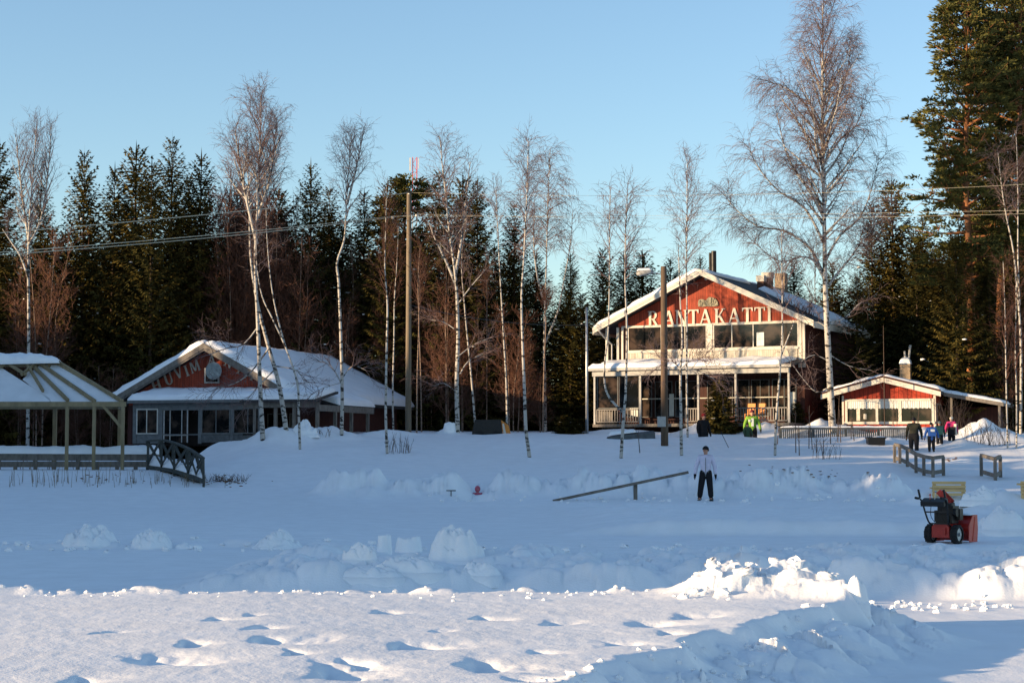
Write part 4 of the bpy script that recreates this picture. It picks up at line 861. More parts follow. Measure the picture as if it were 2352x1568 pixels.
limbs_at(t, 7, [([(1904, 655), (1930, 620), (1955, 590), (1985, 545), (2015, 510)], .07), ([(1893, 500), (1860, 440), (1825, 390), (1800, 330), (1785, 260)], .08), ([(1896, 640), (1860, 570), (1800, 530), (1740, 520), (1690, 480), (1665, 450)], .075),
              ([(1893, 560), (1850, 480), (1790, 440), (1745, 390), (1720, 340)], .07), ([(1895, 600), (1930, 540), (1975, 500), (2000, 440), (2015, 380)], .07), ([(1897, 650), (1870, 600), (1840, 590), (1790, 600), (1735, 560)], .06), ([(1890, 300), (1920, 240), (1945, 170), (1952, 120)], .06), ([(1890, 380), (1930, 320), (1965, 290), (1985, 240)], .06), ([(1890, 330), (1850, 240), (1800, 200), (1770, 190)], .06)], 4, BIGW)
limbs_at(t, 8, [([(1907, 740), (1940, 730), (1970, 700), (1990, 690)], .04), ([(1906, 830), (1870, 815), (1840, 830)], .03), ([(1907, 815), (1950, 840), (2000, 850)], .025), ([(1905, 890), (1875, 900), (1845, 870), (1815, 830)], .03), ([(1905, 760), (1880, 740), (1850, 745)], .03)], 1, BI)
birch('thin white birch leaning left at the right edge, between the pine trunks', (2340, 960, 84), [[(2343, 960), (2345, 800), (2338, 680), (2328, 580), (2312, 500), (2302, 440), (2292, 350)], [(2342, 700), (2338, 590), (2338, 450), (2334, 300)]], (520, 1.3, .4, 1.4), BI, 28, .1, G1, nlimb=26)
birch('pale young birch beside the lean-to of the red cottage', (2316, 1025, 76), [[(2316, 1025), (2312, 920), (2310, 820), (2308, 700), (2304, 600)]], (880, 1.1, .4, 1.7), BROOM, 29, .06, G1, twigm='redtwig', nlimb=26)
birch('pale young birch at the far right, right of the lean-to', (2337, 1027, 76), [[(2337, 1027), (2335, 920), (2332, 800), (2334, 680), (2330, 600)]], (880, 1.1, .4, 1.7), BROOM, 30, .06, G1, twigm='redtwig', nlimb=26)
for k, (px, Y, top, lab) in enumerate(((957, 82, 560, 'thin far birch trunk just right of the tall wooden power pole'), (968, 92, 600, 'thinnest far birch trunk between the power pole and the forked birch'), (1030, 93, 520, 'thin far birch left of the sturdy forked birch'), (1247, 90, 700, 'thin dark birch touching the bright white birch'), (1118, 94, 640, 'thin far birch above the dark trailer'), (815, 99, 560, 'thin reddish trunk right of the kinked birch'), (720, 99, 480, 'thin far birch above the hall roof ridge'), (530, 99.5, 500, 'thin far birch above the peak of the hall roof'), (2211, 92, 640, 'straight thin trunk behind the cottage chimney'), (2222, 93, 620, 'second straight thin trunk behind the cottage chimney'), (1868, 99, 520, 'thin far birch left of the huge weeping birch'))):
    w = R.uniform(-8, 8); z = gz(XY(px, Y), Y)
    birch(lab, (px, 960, Y), [[(px, 975), (px + w * .3, 860), (px + w, 740), (px + w * .6, (740 + top) / 2), (px + w * 1.6, top)]], (720, 1.2, .4, 1.6), BROOM, 60 + k, .06, 'thin far birches', 'birchfar', 'redtwig', nlimb=20)

# ---------------------------------------------------------------- spruces, pines, red-brown thicket
def proto(name, parts, m):
    t = thing(name, None, 'tree')
    for nm, mb, mm, sm in parts:
        if mb.f: mb.build(nm, mm, t, sm)
    return t
SP = []
for k in range(6):
    H = (13.5, 15, 12, 14, 10, 16)[k]; tr, cr, sn = spruce_mesh(100 + k, H, (3.0, 2.8, 2.7, 2.4, 3.0, 3.1)[k] * 1.08, 1.22, .02, .03)
    SP.append((proto('spruce_tree', [('trunk', tr, 'sbark', True), ('crown', cr, 'needle' if k % 2 else 'needle2', False), *[('snow_patch', q_, 'roofsnow', True) for q_ in sn[::max(1, len(sn) // 3)][:3]]], 0), H))
used = set()
def place(pool, k, px, Y, top, label, group, sx=1.):
    root, H = pool[k % len(pool)]; b0 = at(px, Y); h = P(px, top, Y).z - b0.z; x = P(px, top, Y).x * .7 + b0.x * .3; s_ = h / H; sc_ = (s_ ** .55 * sx, s_ ** .55 * sx, s_)
    if id(root) not in used:
        used.add(id(root)); root.location = (x, Y, b0.z); root.rotation_euler = (0, 0, R.uniform(0, 6)); root.scale = sc_; root['label'] = label; root['group'] = group; return root
    return dup(root, (x, Y, b0.z), R.uniform(0, 6.28), sc_, label, group)
GS = 'spruces of the wood'
for k, (px, top, Y, lab) in enumerate((
    (-4, 330, 93, 'dark spruce cut by the left edge of the picture, lit brown on one side'), (92, 420, 97, 'dark spruce standing behind the leftmost bare birch'), (192, 348, 97, 'tall spruce with sparse top right of the leftmost bare birch'), (262, 385, 100, 'narrow spruce between two taller ones, left of the hall'),
    (311, 345, 97, 'tall dense spruce left above the hall'), (347, 368, 94, 'olive spruce close to the right of a taller dense one'), (394, 316, 97, 'tallest spruce on the left, with a long bare leader'), (433, 400, 101, 'small spruce top right of the tallest left spruce'), (461, 357, 98, 'spruce with tiered top just left of the big brown birch clump'),
    (545, 430, 102, 'spruce hidden behind the big brown birch clump'), (640, 440, 101, 'spruce at the right side of the big brown birch clump'), (713, 372, 99, 'broad spruce between the birch clump and the kinked birch'), (757, 430, 103, 'spruce top left of the kinked birch'), (836, 440, 100, 'spruce right of the kinked birch'), (890, 420, 98, 'slim spruce left of the tall wooden power pole'),
    (1008, 388, 98, 'spruce behind the left fork of the forked birch'), (1063, 412, 100, 'spruce behind the right fork of the forked birch'), (1096, 408, 98, 'dark ragged spruce right of the forked birch'), (1181, 466, 100, 'spruce with clear tiers beside the tallest thin birch'), (1310, 582, 98, 'broad dark spruce right of the bright white birch'),
    (1385, 570, 101, 'small spruce left above the eave of the big red house'), (1433, 582, 103, 'brown-tinged spruce above the left roof slope of the big red house'), (1476, 582, 106, 'slim spruce beside the snowy lamp head'), (1541, 590, 104, 'spruce behind the darker power pole'), (1609, 590, 108, 'small spruce top left of the black flue pipe'),
    (1824, 590, 106, 'brown-tinged spruce behind the chimneys of the big red house'), (1912, 600, 104, 'spruce behind the trunk of the huge weeping birch'), (2003, 462, 97, 'spruce right of the huge weeping birch'), (2050, 418, 99, 'spruce with a long thin leader left of the tall pines'), (2105, 520, 93, 'dense spruce left behind the cottage chimney'), (2155, 560, 95, 'dense dark spruce right behind the cottage chimney'), (1968, 640, 87.5, 'low bushy spruce left behind the red cottage'),
    (2335, 600, 88, 'green spruce at the far right edge below the pines'), (2255, 600, 98, 'dark spruce behind the lean-to of the cottage'), (2196, 545, 86.3, 'broad spruce hiding the foot of the first tall pine'), (2272, 585, 86.8, 'spruce hiding the foot of the second tall pine'), (2120, 500, 97, 'spruce filling the gap left of the tall pines'), (2240, 480, 99, 'spruce between the trunks of the tall pines'), (2318, 470, 99, 'spruce behind the leaning white birch at the right edge'))):
    place(SP, k, px, Y, top, lab, GS, R.uniform(.85, 1.05))
for k in range(96):
    px = -140 + 2640 * (k + R.random()) / 96; Y = R.uniform(96, 116)
    if 1340 < px < 2010 or 430 < px < 980: Y = max(Y, R.uniform(103, 116))
    lim = np.interp(px, [-200, 100, 500, 900, 1200, 1300, 1420, 1800, 1960, 2050, 2352, 2600], [470, 500, 480, 520, 560, 660, 690, 690, 640, 560, 420, 300])
    place(SP, k * 5 + 1, px, Y, lim + R.uniform(-15, 90), 'dark spruce deep in the wood behind the first row of trees', 'spruces deep in the wood', R.uniform(1.0, 1.3))
PN = []
for k, (H, z_, Rw, nl) in enumerate(((25, .34, 3.6, 90), (27, .36, 3.4, 84))):
    tr, cr = pine_mesh(200 + k, H, z_, Rw, nl); PN.append((proto('pine_tree', [('trunk', tr, 'pbark', True), ('crown', cr, 'pneedle', False)], 0), H))
GP = 'tall pines on the right'
place(PN, 0, 2215, 88, -12, 'tall pine with an orange trunk, first one right of the open sky', GP, 1.0)
place(PN, 1, 2292, 92, -18, 'tall pine close behind the first one, with a reddish trunk', GP, .95)
place(PN, 0, 2352, 89, -60, 'tall pine cut by the right edge of the picture', GP, 1.0)
place(PN, 1, 2420, 94, -60, 'tall pine standing outside beyond the right edge', GP, 1.0)
tr, cr = pine_mesh(210, 12, .45, 1.9, 34); ps = [(proto('pine_tree', [('trunk', tr, 'pbark', True), ('crown', cr, 'pneedle', False)], 0), 12)]
place(ps, 0, 932, 101, 432, 'round-topped pine behind the head of the tall wooden power pole', GP, 1.0)
# red-brown leafless thicket
def thicket_mesh(seed, H=9.):
    r = random.Random(seed); tr = MB(); cr = MB(); n = r.choice((2, 3))
    for s_ in range(n):
        x, y_ = r.uniform(-.5, .5), r.uniform(-.5, .5); h = H * r.uniform(.8, 1); path = smooth_path([Vector((x, y_, -.5)), Vector((x * 1.2, y_, h * .3)), Vector((x * 1.5 + r.uniform(-.3, .3), y_ * 1.3, h * .65)), Vector((x * 1.7 + r.uniform(-.4, .4), y_ * 1.6, h))], 4)
        tr.tube(path, polyrad(len(path), .04, .01), 5)
        for k in range(24):
            g = .18 + .8 * (k + r.random()) / 24; i = int(g * (len(path) - 1)); az = r.uniform(0, 6.28)
            branch(cr, cr, r, path[i], Vector((math.cos(az), math.sin(az), 1.3)), (2.3 * (1 - g) + .7) * r.uniform(.7, 1.1), .018, 0, dict(lift=(.12, .08, .02), tipf=1, len=(.85, .5), den=(4.6, 9.), rmin=.0115, wob=.14))
    return tr, cr
TKP = []
for k in range(4): tr, cr = thicket_mesh(300 + k, 9.5); TKP.append((proto('young_birch', [('trunk', tr, 'birchfar', True), ('crown', cr, 'redtwig', True)], 0), 9.5))
TX = [505, 530, 552, 575, 598, 620, 640, 660, 675, 545, 585, 615]
for k in range(36):
    px = TX[k] if k < 12 else 30 + 1250 * (k - 12 + R.random()) / 24; Y = R.uniform(97.6, 99.4) if 470 < px < 980 else R.uniform(90, 96)
    lim = np.interp(px, [0, 110, 150, 400, 440, 500, 560, 640, 680, 720, 760, 850, 1000, 1150, 1250, 1300], [480, 420, 700, 700, 520, 410, 385, 400, 520, 420, 470, 560, 520, 560, 650, 720])
    place(TKP, k, px, Y, lim + (R.uniform(-25, 15) if k < 12 else R.uniform(40, 190)), 'red-brown leafless young birch in the thicket before the spruces', 'red-brown young birches of the thicket', R.uniform(.9, 1.15))
for k in range(16):
    px = (2250 + 130 * R.random()) if k < 9 else R.uniform(1800, 1990); Y = R.uniform(86, 96)
    place(TKP, k, px, Y, R.uniform(640, 800), 'red-brown leafless young birch behind the cottage and beside the huge birch', 'red-brown young birches by the cottage', R.uniform(.9, 1.2))
# little spruces near the house
tr, cr, sn = spruce_mesh(130, 2.9, 1.0, 2.0, .03, .0); ls = [(proto('young_spruce', [('trunk', tr, 'sbark', True), ('crown', cr, 'needle2', False), *[('snow_patch', q_, 'roofsnow', True) for q_ in sn[::max(1, len(sn) // 3)][:3]]], 0), 2.9)]
place(ls, 0, 1652, 84.2, 880, 'bushy young spruce before the verandah of the big red house', 'young spruces', 1.05)
place(ls, 0, 1298, 84.5, 955, 'low dark young spruce in the snow left of the flagpole', 'young spruces', 1.2)
place(ls, 0, 1830, 86, 925, 'low young spruce at the right corner of the big red house', 'young spruces', 1.0)
place(ls, 0, 1318, 84.8, 962, 'lowest young spruce beside the foot of the flagpole', 'young spruces', 1.2)

# ---------------------------------------------------------------- the wood on the shore to the left, outside the picture (it shades the lake)
def woodland():
    r = random.Random(5); V = []; Fc = []
    def cone(x, y_, z0_, h, w_):
        n = 7; lv = 7
        for i in range(lv):
            za = z0_ + h * (.08 + .8 * i / lv); zb = za + h * .26; ra = w_ * (1 - i / lv) ** .8 + .15; a0 = r.uniform(0, 6); k = len(V)
            for j in range(n): V.append((x + ra * r.uniform(.75, 1.15) * math.cos(a0 + 6.283 * j / n), y_ + ra * r.uniform(.75, 1.15) * math.sin(a0 + 6.283 * j / n), za + r.uniform(-.2, .2)))
            V.append((x, y_, min(zb, z0_ + h)))
            for j in range(n): Fc.append((k + j, k + (j + 1) % n, k + n))
        k = len(V)
        for dx, dy_ in ((.15, 0), (-.1, .13), (-.1, -.13)): V.append((x + dx, y_ + dy_, z0_ - .5))
        V.append((x, y_, z0_ + h)); Fc.extend([(k, k + 1, k + 3), (k + 1, k + 2, k + 3), (k + 2, k, k + 3)])
    y_ = WOOD_Y0
    while y_ < 96:
        for xx in (-44, -46, -48.5, -51, -54, -57):
            h = SHADE_H + r.uniform(-1.1, .3) + (1.0 if 36 < y_ < 62 else 0)
            cone(xx + r.uniform(-1, 1), y_ + r.uniform(-.8, .8), 0, h * (1 if xx != -44 else .93), 3.0)
        y_ += 1.3
    me = bpy.data.meshes.new('shore_wood'); me.from_pydata(V, [], Fc); me.materials.append(M['needle'])
    tag(link('shore_wood', me), 'dense spruce wood on the shore to the left', 'wood', kind='stuff')
WOOD_Y0 = 3.25; SHADE_H = 13.3
woodland()
# ================================================================ poles, wires, mast
def pole(name, label, cat, px, Y, top, r0, r1, m, base=None):
    b0 = at(px, Y); zt = P(px, top, Y).z; t = thing(name, label, cat, b0); b = MB(); b.tube([(0, 0, -.5), (0, 0, (zt - b0.z) * .5), (0, 0, zt - b0.z)], [r0, (r0 + r1) / 2, r1], 12); b.build('shaft', m, t, True); return t, b0, zt
t, b0, zp = pole('power_pole', 'tall pale wooden power pole with insulators, in the middle of the bare birches', 'pole', 938, 84, 440, .145, .105, 'pole')
h = zp - b0.z; wires = []
for (dx, py, k) in ((0, 443, 0), (-.75, 497, 1), (.35, 492, 2)):
    z = P(938, py, 84).z - b0.z; b = MB(); b.tube([(dx, -.05, z - .28), (dx, -.05, z - .1)], .02, 6)
    if dx: b.beam((dx, -.05, z - .28), (0, -.05, z - .5), .04, .05)
    c = b.build('bracket', 'black', t); b = MB(); b.tube([(dx, -.05, z - .12), (dx, -.05, z - .05), (dx, -.05, z)], [.05, .065, .04], 8); b.build('insulator', 'porcelain', c, True); wires.append(Vector((b0.x + dx, b0.y - .05, b0.z + z)))
b = MB(); b.box((0, 0, h - .02), (.3, .3, .05)); b.build('pole_cap', 'black', t)
t2, b2, zp2 = pole('power_pole', 'dark wooden pole standing in front of the left half of the big red house', 'pole', 1526, 75, 612, .155, .12, 'poledark')
b = MB(); b.box((-.13, -.12, P(1526, 968, 75).z - b2.z), (.34, .12, .42)); b.build('meter_box', 'whitegrey', t2)
lz = P(1480, 628, 75).z - b2.z; b = MB(); b.tube([(0, 0, zp2 - b2.z - .35), (-.3, 0, lz + .02), (-.5, 0, lz + .05)], .02, 6); b.build('lamp_arm', 'metal', t2)
b = MB(); b.tube([(-.42, 0, lz + .05), (-.55, 0, lz + .06), (-.95, 0, lz + .02), (-1.12, 0, lz - .02)], [.05, .1, .13, .06], 10); b.build('lamp_head', 'whitegrey', t2, True)
b = MB(); b.slab((-1.1, -.11, lz + .1), (-.5, -.1, lz + .13), (-.5, .1, lz + .13), (-1.1, .11, lz + .1), .1, 10, 6, 4, .3, .1); b.build('lamp_snow', 'roofsnow', t2, True)
pole('flagpole', 'slim grey flagpole left of the verandah of the big red house', 'flagpole', 1348, 85, 706, .075, .05, 'metal')
b = thing('antenna_mast', 'thin whip antenna standing in front of the red cottage gable', 'antenna', at(2031, 82.4)); zt = P(2031, 748, 82.4).z - b.location.z
q = MB(); q.tube([(0, 0, -.3), (0, 0, zt * .5), (0, 0, zt)], [.022, .018, .010], 6); q.build('rod', 'stem', b)
def sag(a, c, s_, n=24): return [a.lerp(c, k / n) + Vector((0, 0, -4 * s_ * (k / n) * (1 - k / n))) for k in range(n + 1)]
def cable(label, pts, r, m='wire', group=None):
    b = MB(); b.tube(pts, r, 4, False); tag(b.build('power_line', m), label, 'cable', group)
L0 = [P(-350, 562, 52), P(-350, 604, 52), P(-350, 608, 52.2)]
cable('upper wire running from the left edge to the top of the tall power pole', sag(L0[0], wires[0], .12), .013)
cable('middle wire running from the left edge to the tall power pole', sag(L0[1], wires[1], .12), .012)
cable('lowest wire running from the left edge to the tall power pole', sag(L0[2], wires[2], .2), .012)
R0 = [P(2500, 415, 78), P(2500, 480, 78), P(2500, 486, 78.2)]
cable('upper wire running from the tall power pole to the pines on the right', sag(wires[0], R0[0], .35), .006)
cable('middle wire running from the tall power pole to the pines on the right', sag(wires[1], R0[1], .1), .006)
cable('lowest wire running from the tall power pole to the pines on the right', sag(wires[2], R0[2], .25), .006)
cable('dark service wire hung from the tall pole towards the eave of the big red house', sag(Vector((b0.x, b0.y, P(938, 700, 84).z)), H1.w(-5.3, -.7, 8.0), .35), .016, 'wiredark')
def mast():
    Y = 260; b0 = Vector((XY(951, Y), Y, 3)); t = thing('radio_mast', 'red and white lattice radio mast far beyond the trees', 'mast', b0); zt = P(951, 362, Y).z - 3; z0_ = 10; w_ = .3; n = 26
    for sec in range(4):
        b = MB(); za = z0_ + (zt - z0_) * (sec / 4); zb = z0_ + (zt - z0_) * ((sec + 1) / 4)
        for sx, sy in ((-w_, -w_), (w_, -w_), (w_, w_), (-w_, w_)): b.beam((sx, sy, za), (sx, sy, zb), .10, .10)
        m_ = 8
        for k in range(m_):
            a = za + (zb - za) * k / m_; c = za + (zb - za) * (k + 1) / m_; s_ = 1 if k % 2 else -1
            b.beam((-w_ * s_, -w_, a), (w_ * s_, -w_, c), .06, .06); b.beam((w_, -w_ * s_, a), (w_, w_ * s_, c), .06, .06)
        b.build('lattice_section', 'mastred' if sec % 2 == 1 else 'whitegrey', t)
    b = MB(); b.bx(-.75, -.55, -.5, -.35, zt - 2.0, zt - .1); b.build('antenna_panel', 'white', t)
    b = MB(); b.bx(.5, .6, -.5, -.4, zt - 1.7, zt - .1); b.build('antenna_panel', 'white', t)
    b = MB(); b.beam((-1.1, -.5, zt - 3.9), (1.2, -.5, zt - 3.9), .1, .1); b.beam((-1.1, -.5, zt - 4.3), (-1.1, -.5, zt - 3.6), .1, .1); b.beam((1.2, -.5, zt - 4.3), (1.2, -.5, zt - 3.6), .1, .1); b.build('cross_arm', 'metal', t)
    b = MB(); b.tube([(0, 0, -3), (0, 0, z0_)], .5, 8); b.build('mast_foot', 'metal', t)
mast()

# ================================================================ things on the snow
def pieces(name, label, cat, loc, rz, parts, group=None):
    t = thing(name, label, cat, loc, rz, group)
    for nm, mb, m in parts: mb.build(nm, m, t)
    return t
# long pole laid over a post on the ice
pa = P(1270, 1150, 57.2); pb = P(1581, 1084, 57.6); pm = P(1460, 1109, 57.45); o = Vector((pm.x, pm.y, gz(pm.x, pm.y)))
b = MB(); b.beam(pa, pb, .09, .085); b1 = MB(); b1.bx(pm.x - .06, pm.x + .06, pm.y + .06, pm.y + .16, o.z - .4, pm.z + .02)
t = thing('barrier_pole', 'long grey beam slanting over a short post by the ice bank', 'beam', o); b.build('beam', 'grey', t, off=o); b1.build('post', 'grey', t, off=o)
# wooden hand rails
def handrail(label, pts, hgt, m='grey', low=.16, name='handrail'):
    w_ = [hit(*p) for p in pts]; o = w_[0]; t = thing(name, label, 'railing', o, 0, 'wooden handrails in the snow')
    b = MB(); c = MB(); up = Vector((0, 0, 1))
    for a, e in zip(w_, w_[1:]):
        b.beam(a + up * hgt, e + up * hgt, .09, .12); c.beam(a + up * low, e + up * low, .05, .14)
    b.build('top_rail', m, t, off=o); c.build('bottom_rail', m, t, off=o)
    for p in w_: b = MB(); b.bx(p.x - .05, p.x + .05, p.y - .06, p.y + .04, p.z - .3, p.z + hgt); b.build('post', m, t, off=o)
    return t
handrail('bent grey wooden handrail stepping down beside the snow blower path, right below the four people', [(2055, 1062), (2067, 1064), (2084, 1072), (2104, 1086), (2122, 1092), (2143, 1096), (2167, 1092)], .68)
handrail('short grey wooden handrail standing alone near the right edge', [(2254, 1093), (2286, 1103), (2298, 1096)], .74)
def board_back(label, px, py, wpx, hpx, rz):
    b0 = hit(px, py); s_ = b0.y / F; w_ = wpx * s_; h_ = hpx * s_; t = thing('slatted_bench', label, 'bench', b0, rz, 'fresh wooden benches in the snow'); n = 4
    for k in range(n): b = MB(); b.bx(-w_ / 2, w_ / 2, -.014, .014, .12 + (h_ - .12) * k / n + .012, .12 + (h_ - .12) * (k + 1) / n - .01); b.build('back_slat', 'yellow', t)
    for x in (-w_ / 2 + .06, w_ / 2 - .06): b = MB(); b.bx(x - .04, x + .04, .016, .07, -.2, h_ - .02); b.build('post', 'yellow', t)
    b = MB(); b.bx(-w_ / 2, w_ / 2, .075, .4, .3, .34); b.build('seat', 'yellow', t)
board_back('fresh yellow slatted bench back behind the snow blower', 2180, 1152, 76, 46, math.radians(-4))
board_back('fresh yellow wooden bench cut by the right edge', 2358, 1148, 26, 44, math.radians(-4))
# terrace railing before the cottage
Y = 80.2; xa, xb = XY(1792, Y), XY(2092, Y); za, zb = P(0, 983, Y).z, P(0, 1001, Y).z; o = Vector((xa, Y, zb)); t = thing('terrace_railing', 'low grey picket railing in the snow before the red cottage', 'railing', o)
b = MB(); b.bx(xa, xb, Y - .04, Y + .05, za - .06, za + .03); b.build('top_rail', 'greyblue', t, off=o); b = MB(); n = 64  # shade is in the wood colour of this railing
for k in range(n): x = xa + (xb - xa) * (k + .5) / n; b.bx(x - .03, x + .03, Y - .015, Y + .015, zb - .35, za - .065)
b.build('pickets', 'greyblue', t, off=o)
for k in range(5): x = xa + (xb - xa) * k / 4; b = MB(); b.bx(x - .05, x + .05, Y + .055, Y + .14, zb - .5, za + .02); b.build('post', 'greyblue', t, off=o)
b = MB(); b.slab((xa, Y - .05, za + .032), (xb, Y - .05, za + .032), (xb, Y + .06, za + .032), (xa, Y + .06, za + .032), .06, 70, 3, 51, .8, .05); b.build('rail_snow', 'roofsnow', t, True, off=o)
# black planter box, grey box, trailer
b0 = hit(2014, 1022); t = thing('planter_box', 'low black box half sunk in snow below the terrace railing', 'box', b0, .05); b = MB(); b.prism([(-.34, 0, -.1), (.34, 0, -.1), (.37, 0, .28), (-.37, 0, .28)], (0, .4, 0)); b.build('tub', 'black', t)
b = MB(); b.bx(-.4, .4, -.03, .43, .28, .34); b.build('rim', 'black', t)
b0 = hit(1468, 1007); t = thing('upturned_boat', 'grey-green upturned rowing boat under snow by the dark pole', 'boat', b0 + Vector((0, .4, -.02)), math.radians(8))
b = MB(); n = 12
sec = []
for k in range(n + 1):
    u = k / n; x = -1.35 + 2.0 * u; w_ = .46 * (math.sin(math.pi * (.08 + .6 * u)) ** .7); h_ = .10 + .26 * u ** .7; sec.append([(x, -w_, -.1), (x, -w_ * .86, h_ * .75), (x, 0, h_), (x, w_ * .86, h_ * .75), (x, w_, -.1)])
for k in range(n):
    for j in range(4): b.poly([sec[k][j], sec[k + 1][j], sec[k + 1][j + 1], sec[k][j + 1]])
b.poly(sec[-1]); b.build('hull', 'greyblue', t)
b = MB(); b.slab((-1.3, -.2, .16), (-.1, -.3, .3), (-.1, .3, .3), (-1.3, .2, .16), .14, 12, 6, 52, .4); b.build('boat_snow', 'roofsnow', t, True)
b0 = at(1128, 84.5, -.25); t = thing('trailer', 'low dark car trailer with an orange and white front, half hidden behind the snow crest', 'trailer', b0)
zt = P(1128, 964, 84.5).z - b0.z; b = MB(); b.prism([(-.9, -.6, .1), (.55, -.6, .1), (.45, -.6, zt), (-.75, -.6, zt)], (0, 1.3, 0)); b.build('body', 'black', t)
b = MB(); b.prism([(.56, -.6, .1), (.95, -.6, .1), (.8, -.6, zt * .72), (.47, -.6, zt * .98)], (0, 1.3, 0)); b.build('front_panel', 'orange', t)
b = MB(); b.prism([(.58, -.62, .25), (.7, -.62, .25), (.6, -.62, zt * .8), (.52, -.62, zt * .8)], (0, .015, 0)); b.build('white_stripe', 'white', t)
for x in (-.5, .25): b = MB(); b.tube([(x, -.66, .18), (x, -.5, .18)], .2, 14); b.build('wheel', 'rubber', t)
# birdhouse / feeder box on the big birch
# shrubs, saplings, dry grass
def shrub(name, label, cat, px, py, n, h_, spread, m, seed, group=None, straight=.1, Yfix=None, rad=.012, kinks=True):
    b0 = at(px, Yfix) if Yfix else hit(px, py); r = random.Random(seed); b = MB()
    for k in range(n):
        x, y_ = r.uniform(-spread, spread), r.uniform(-.3, .3); z = gz(b0.x + x, b0.y + y_) - b0.z; H = h_ * r.uniform(.55, 1.1); dx, dy_ = r.uniform(-straight, straight) * H, r.uniform(-.1, .1) * H
        p = [Vector((x, y_, z - .1)), Vector((x + dx * .4, y_, z + H * .5)), Vector((x + dx, y_ + dy_, z + H))]; b.tube(p, [rad, rad * .8, rad * .3], 3, False)
        for _ in range(3 if kinks else 0):
            u = r.uniform(.35, .9); q = p[0].lerp(p[2], u); b.tube([q, q + Vector((r.uniform(-.2, .2), r.uniform(-.1, .1), r.uniform(.1, .3))) * H * .7], [rad * .5, rad * .25], 3, False)
    t = thing(name, label, cat, b0, 0, group); b.build('stems', m, t); return t
shrub('bare_shrub', 'fan of thin bare shoots at the foot of the reddish birch by the power pole', 'shrub', 915, 1040, 20, .75, .45, 'stem', 1, straight=.45)
shrub('bare_shrub', 'tiny brown shoots on the snow heap before the kinked birch', 'shrub', 742, 1000, 10, .35, .3, 'stem', 2, straight=.8)
SG = 'saplings before the red cottage'
for k, (px, py, h_) in enumerate(((1828, 1040, 1.7), (1836, 1046, 1.2), (1858, 1030, 1.75), (1866, 1032, 1.3), (1892, 1042, .75), (1908, 1020, 1.9), (1924, 1015, 2.0), (1931, 1016, 1.4), (1955, 1008, 1.2), (1962, 1012, 1.0), (2052, 1004, 1.6), (2062, 1002, 1.2), (2107, 1000, 1.5), (1875, 1040, .6), (1785, 1020, .9), (1470, 1040, .8))):
    b0 = hit(px, py); r = random.Random(k + 40); b = MB(); l = r.uniform(-.12, .12); b.tube([(0, 0, -.1), (l * .4, 0, h_ * .5), (l, 0, h_)], [.022, .016, .008], 5)
    for _ in range(6): u = r.uniform(.3, .95); q = Vector((l * u, 0, h_ * u)); b.tube([q, q + Vector((r.uniform(-.25, .25), r.uniform(-.1, .1), r.uniform(.1, .4)))], [.008, .004], 3, False)
    t = thing('sapling', 'thin bare sapling stem sticking out of the snow slope before the red houses', 'sapling', b0, 0, SG); b.build('stem', 'stem', t)
shrub('bare_shrub', 'low tangle of fine shoots among the saplings before the cottage', 'shrub', 1895, 1054, 22, .8, .7, 'stem', 5, straight=.5, rad=.008)
shrub('bare_shrub', 'dense dark bush in front of the big snow heap at the lean-to', 'shrub', 2270, 1020, 60, 1.1, 1.0, 'stem', 6, straight=.7, rad=.009)
shrub('bare_shrub', 'dark twiggy bush at the cottage corner behind the children', 'shrub', 2182, 985, 46, 1.5, .5, 'stem', 7, straight=.5, Yfix=81.5, rad=.01)
shrub('bare_shrub', 'tangled brown weeds at the foot of the footbridge', 'shrub', 512, 1106, 70, .28, .75, 'stem', 8, straight=1.2, rad=.008)
shrub('bare_shrub', 'twiggy brown shoots behind the snow-topped boardwalk', 'shrub', 120, 1020, 14, .6, 1.4, 'leaf', 9, straight=.6, Yfix=69.5, rad=.014)
def grass(label, px, py, n, h_, spread, seed):
    b0 = hit(px, py); r = random.Random(seed); b = MB()
    for k in range(n):
        x, y_ = r.gauss(0, spread), r.uniform(-.9, .9); z = gz(b0.x + x, b0.y + y_) - b0.z; H = h_ * r.uniform(.4, 1.1); dx = r.uniform(-.25, .25) * H
        b.tube([(x, y_, z - .05), (x + dx * .4, y_, z + H * .6), (x + dx, y_ + r.uniform(-.1, .1), z + H)], [.009, .006, .003], 3, False)
    tag(b.build('dry_grass', 'straw'), label, 'grass', kind='stuff').location = b0
grass('dry straw stalks poking through the snow below the boardwalk', 150, 1112, 80, .7, 1.3, 21)
grass('dry straw stalks poking through the snow left of the footbridge', 370, 1110, 40, .4, .9, 22)
# dark leaf litter
b = MB(); r = random.Random(9)
for (px, py, n, sx, sy) in ((520, 1106, 60, 60, 10), (430, 1095, 18, 60, 16), (260, 1095, 22, 110, 22), (1790, 1080, 12, 90, 18), (1900, 1090, 10, 80, 14), (2170, 1055, 14, 40, 6)):
    for k in range(n):
        q = hit(px + r.gauss(0, sx * .5), py + r.gauss(0, sy * .5)); b.ball(q + Vector((0, 0, .01)), r.uniform(.02, .055), 6, 4, (1.3, 1, .35), .5)
tag(b.build('leaf_litter', 'leaf'), 'dark scattered leaves and twigs lying on the snow', 'litter', kind='stuff')

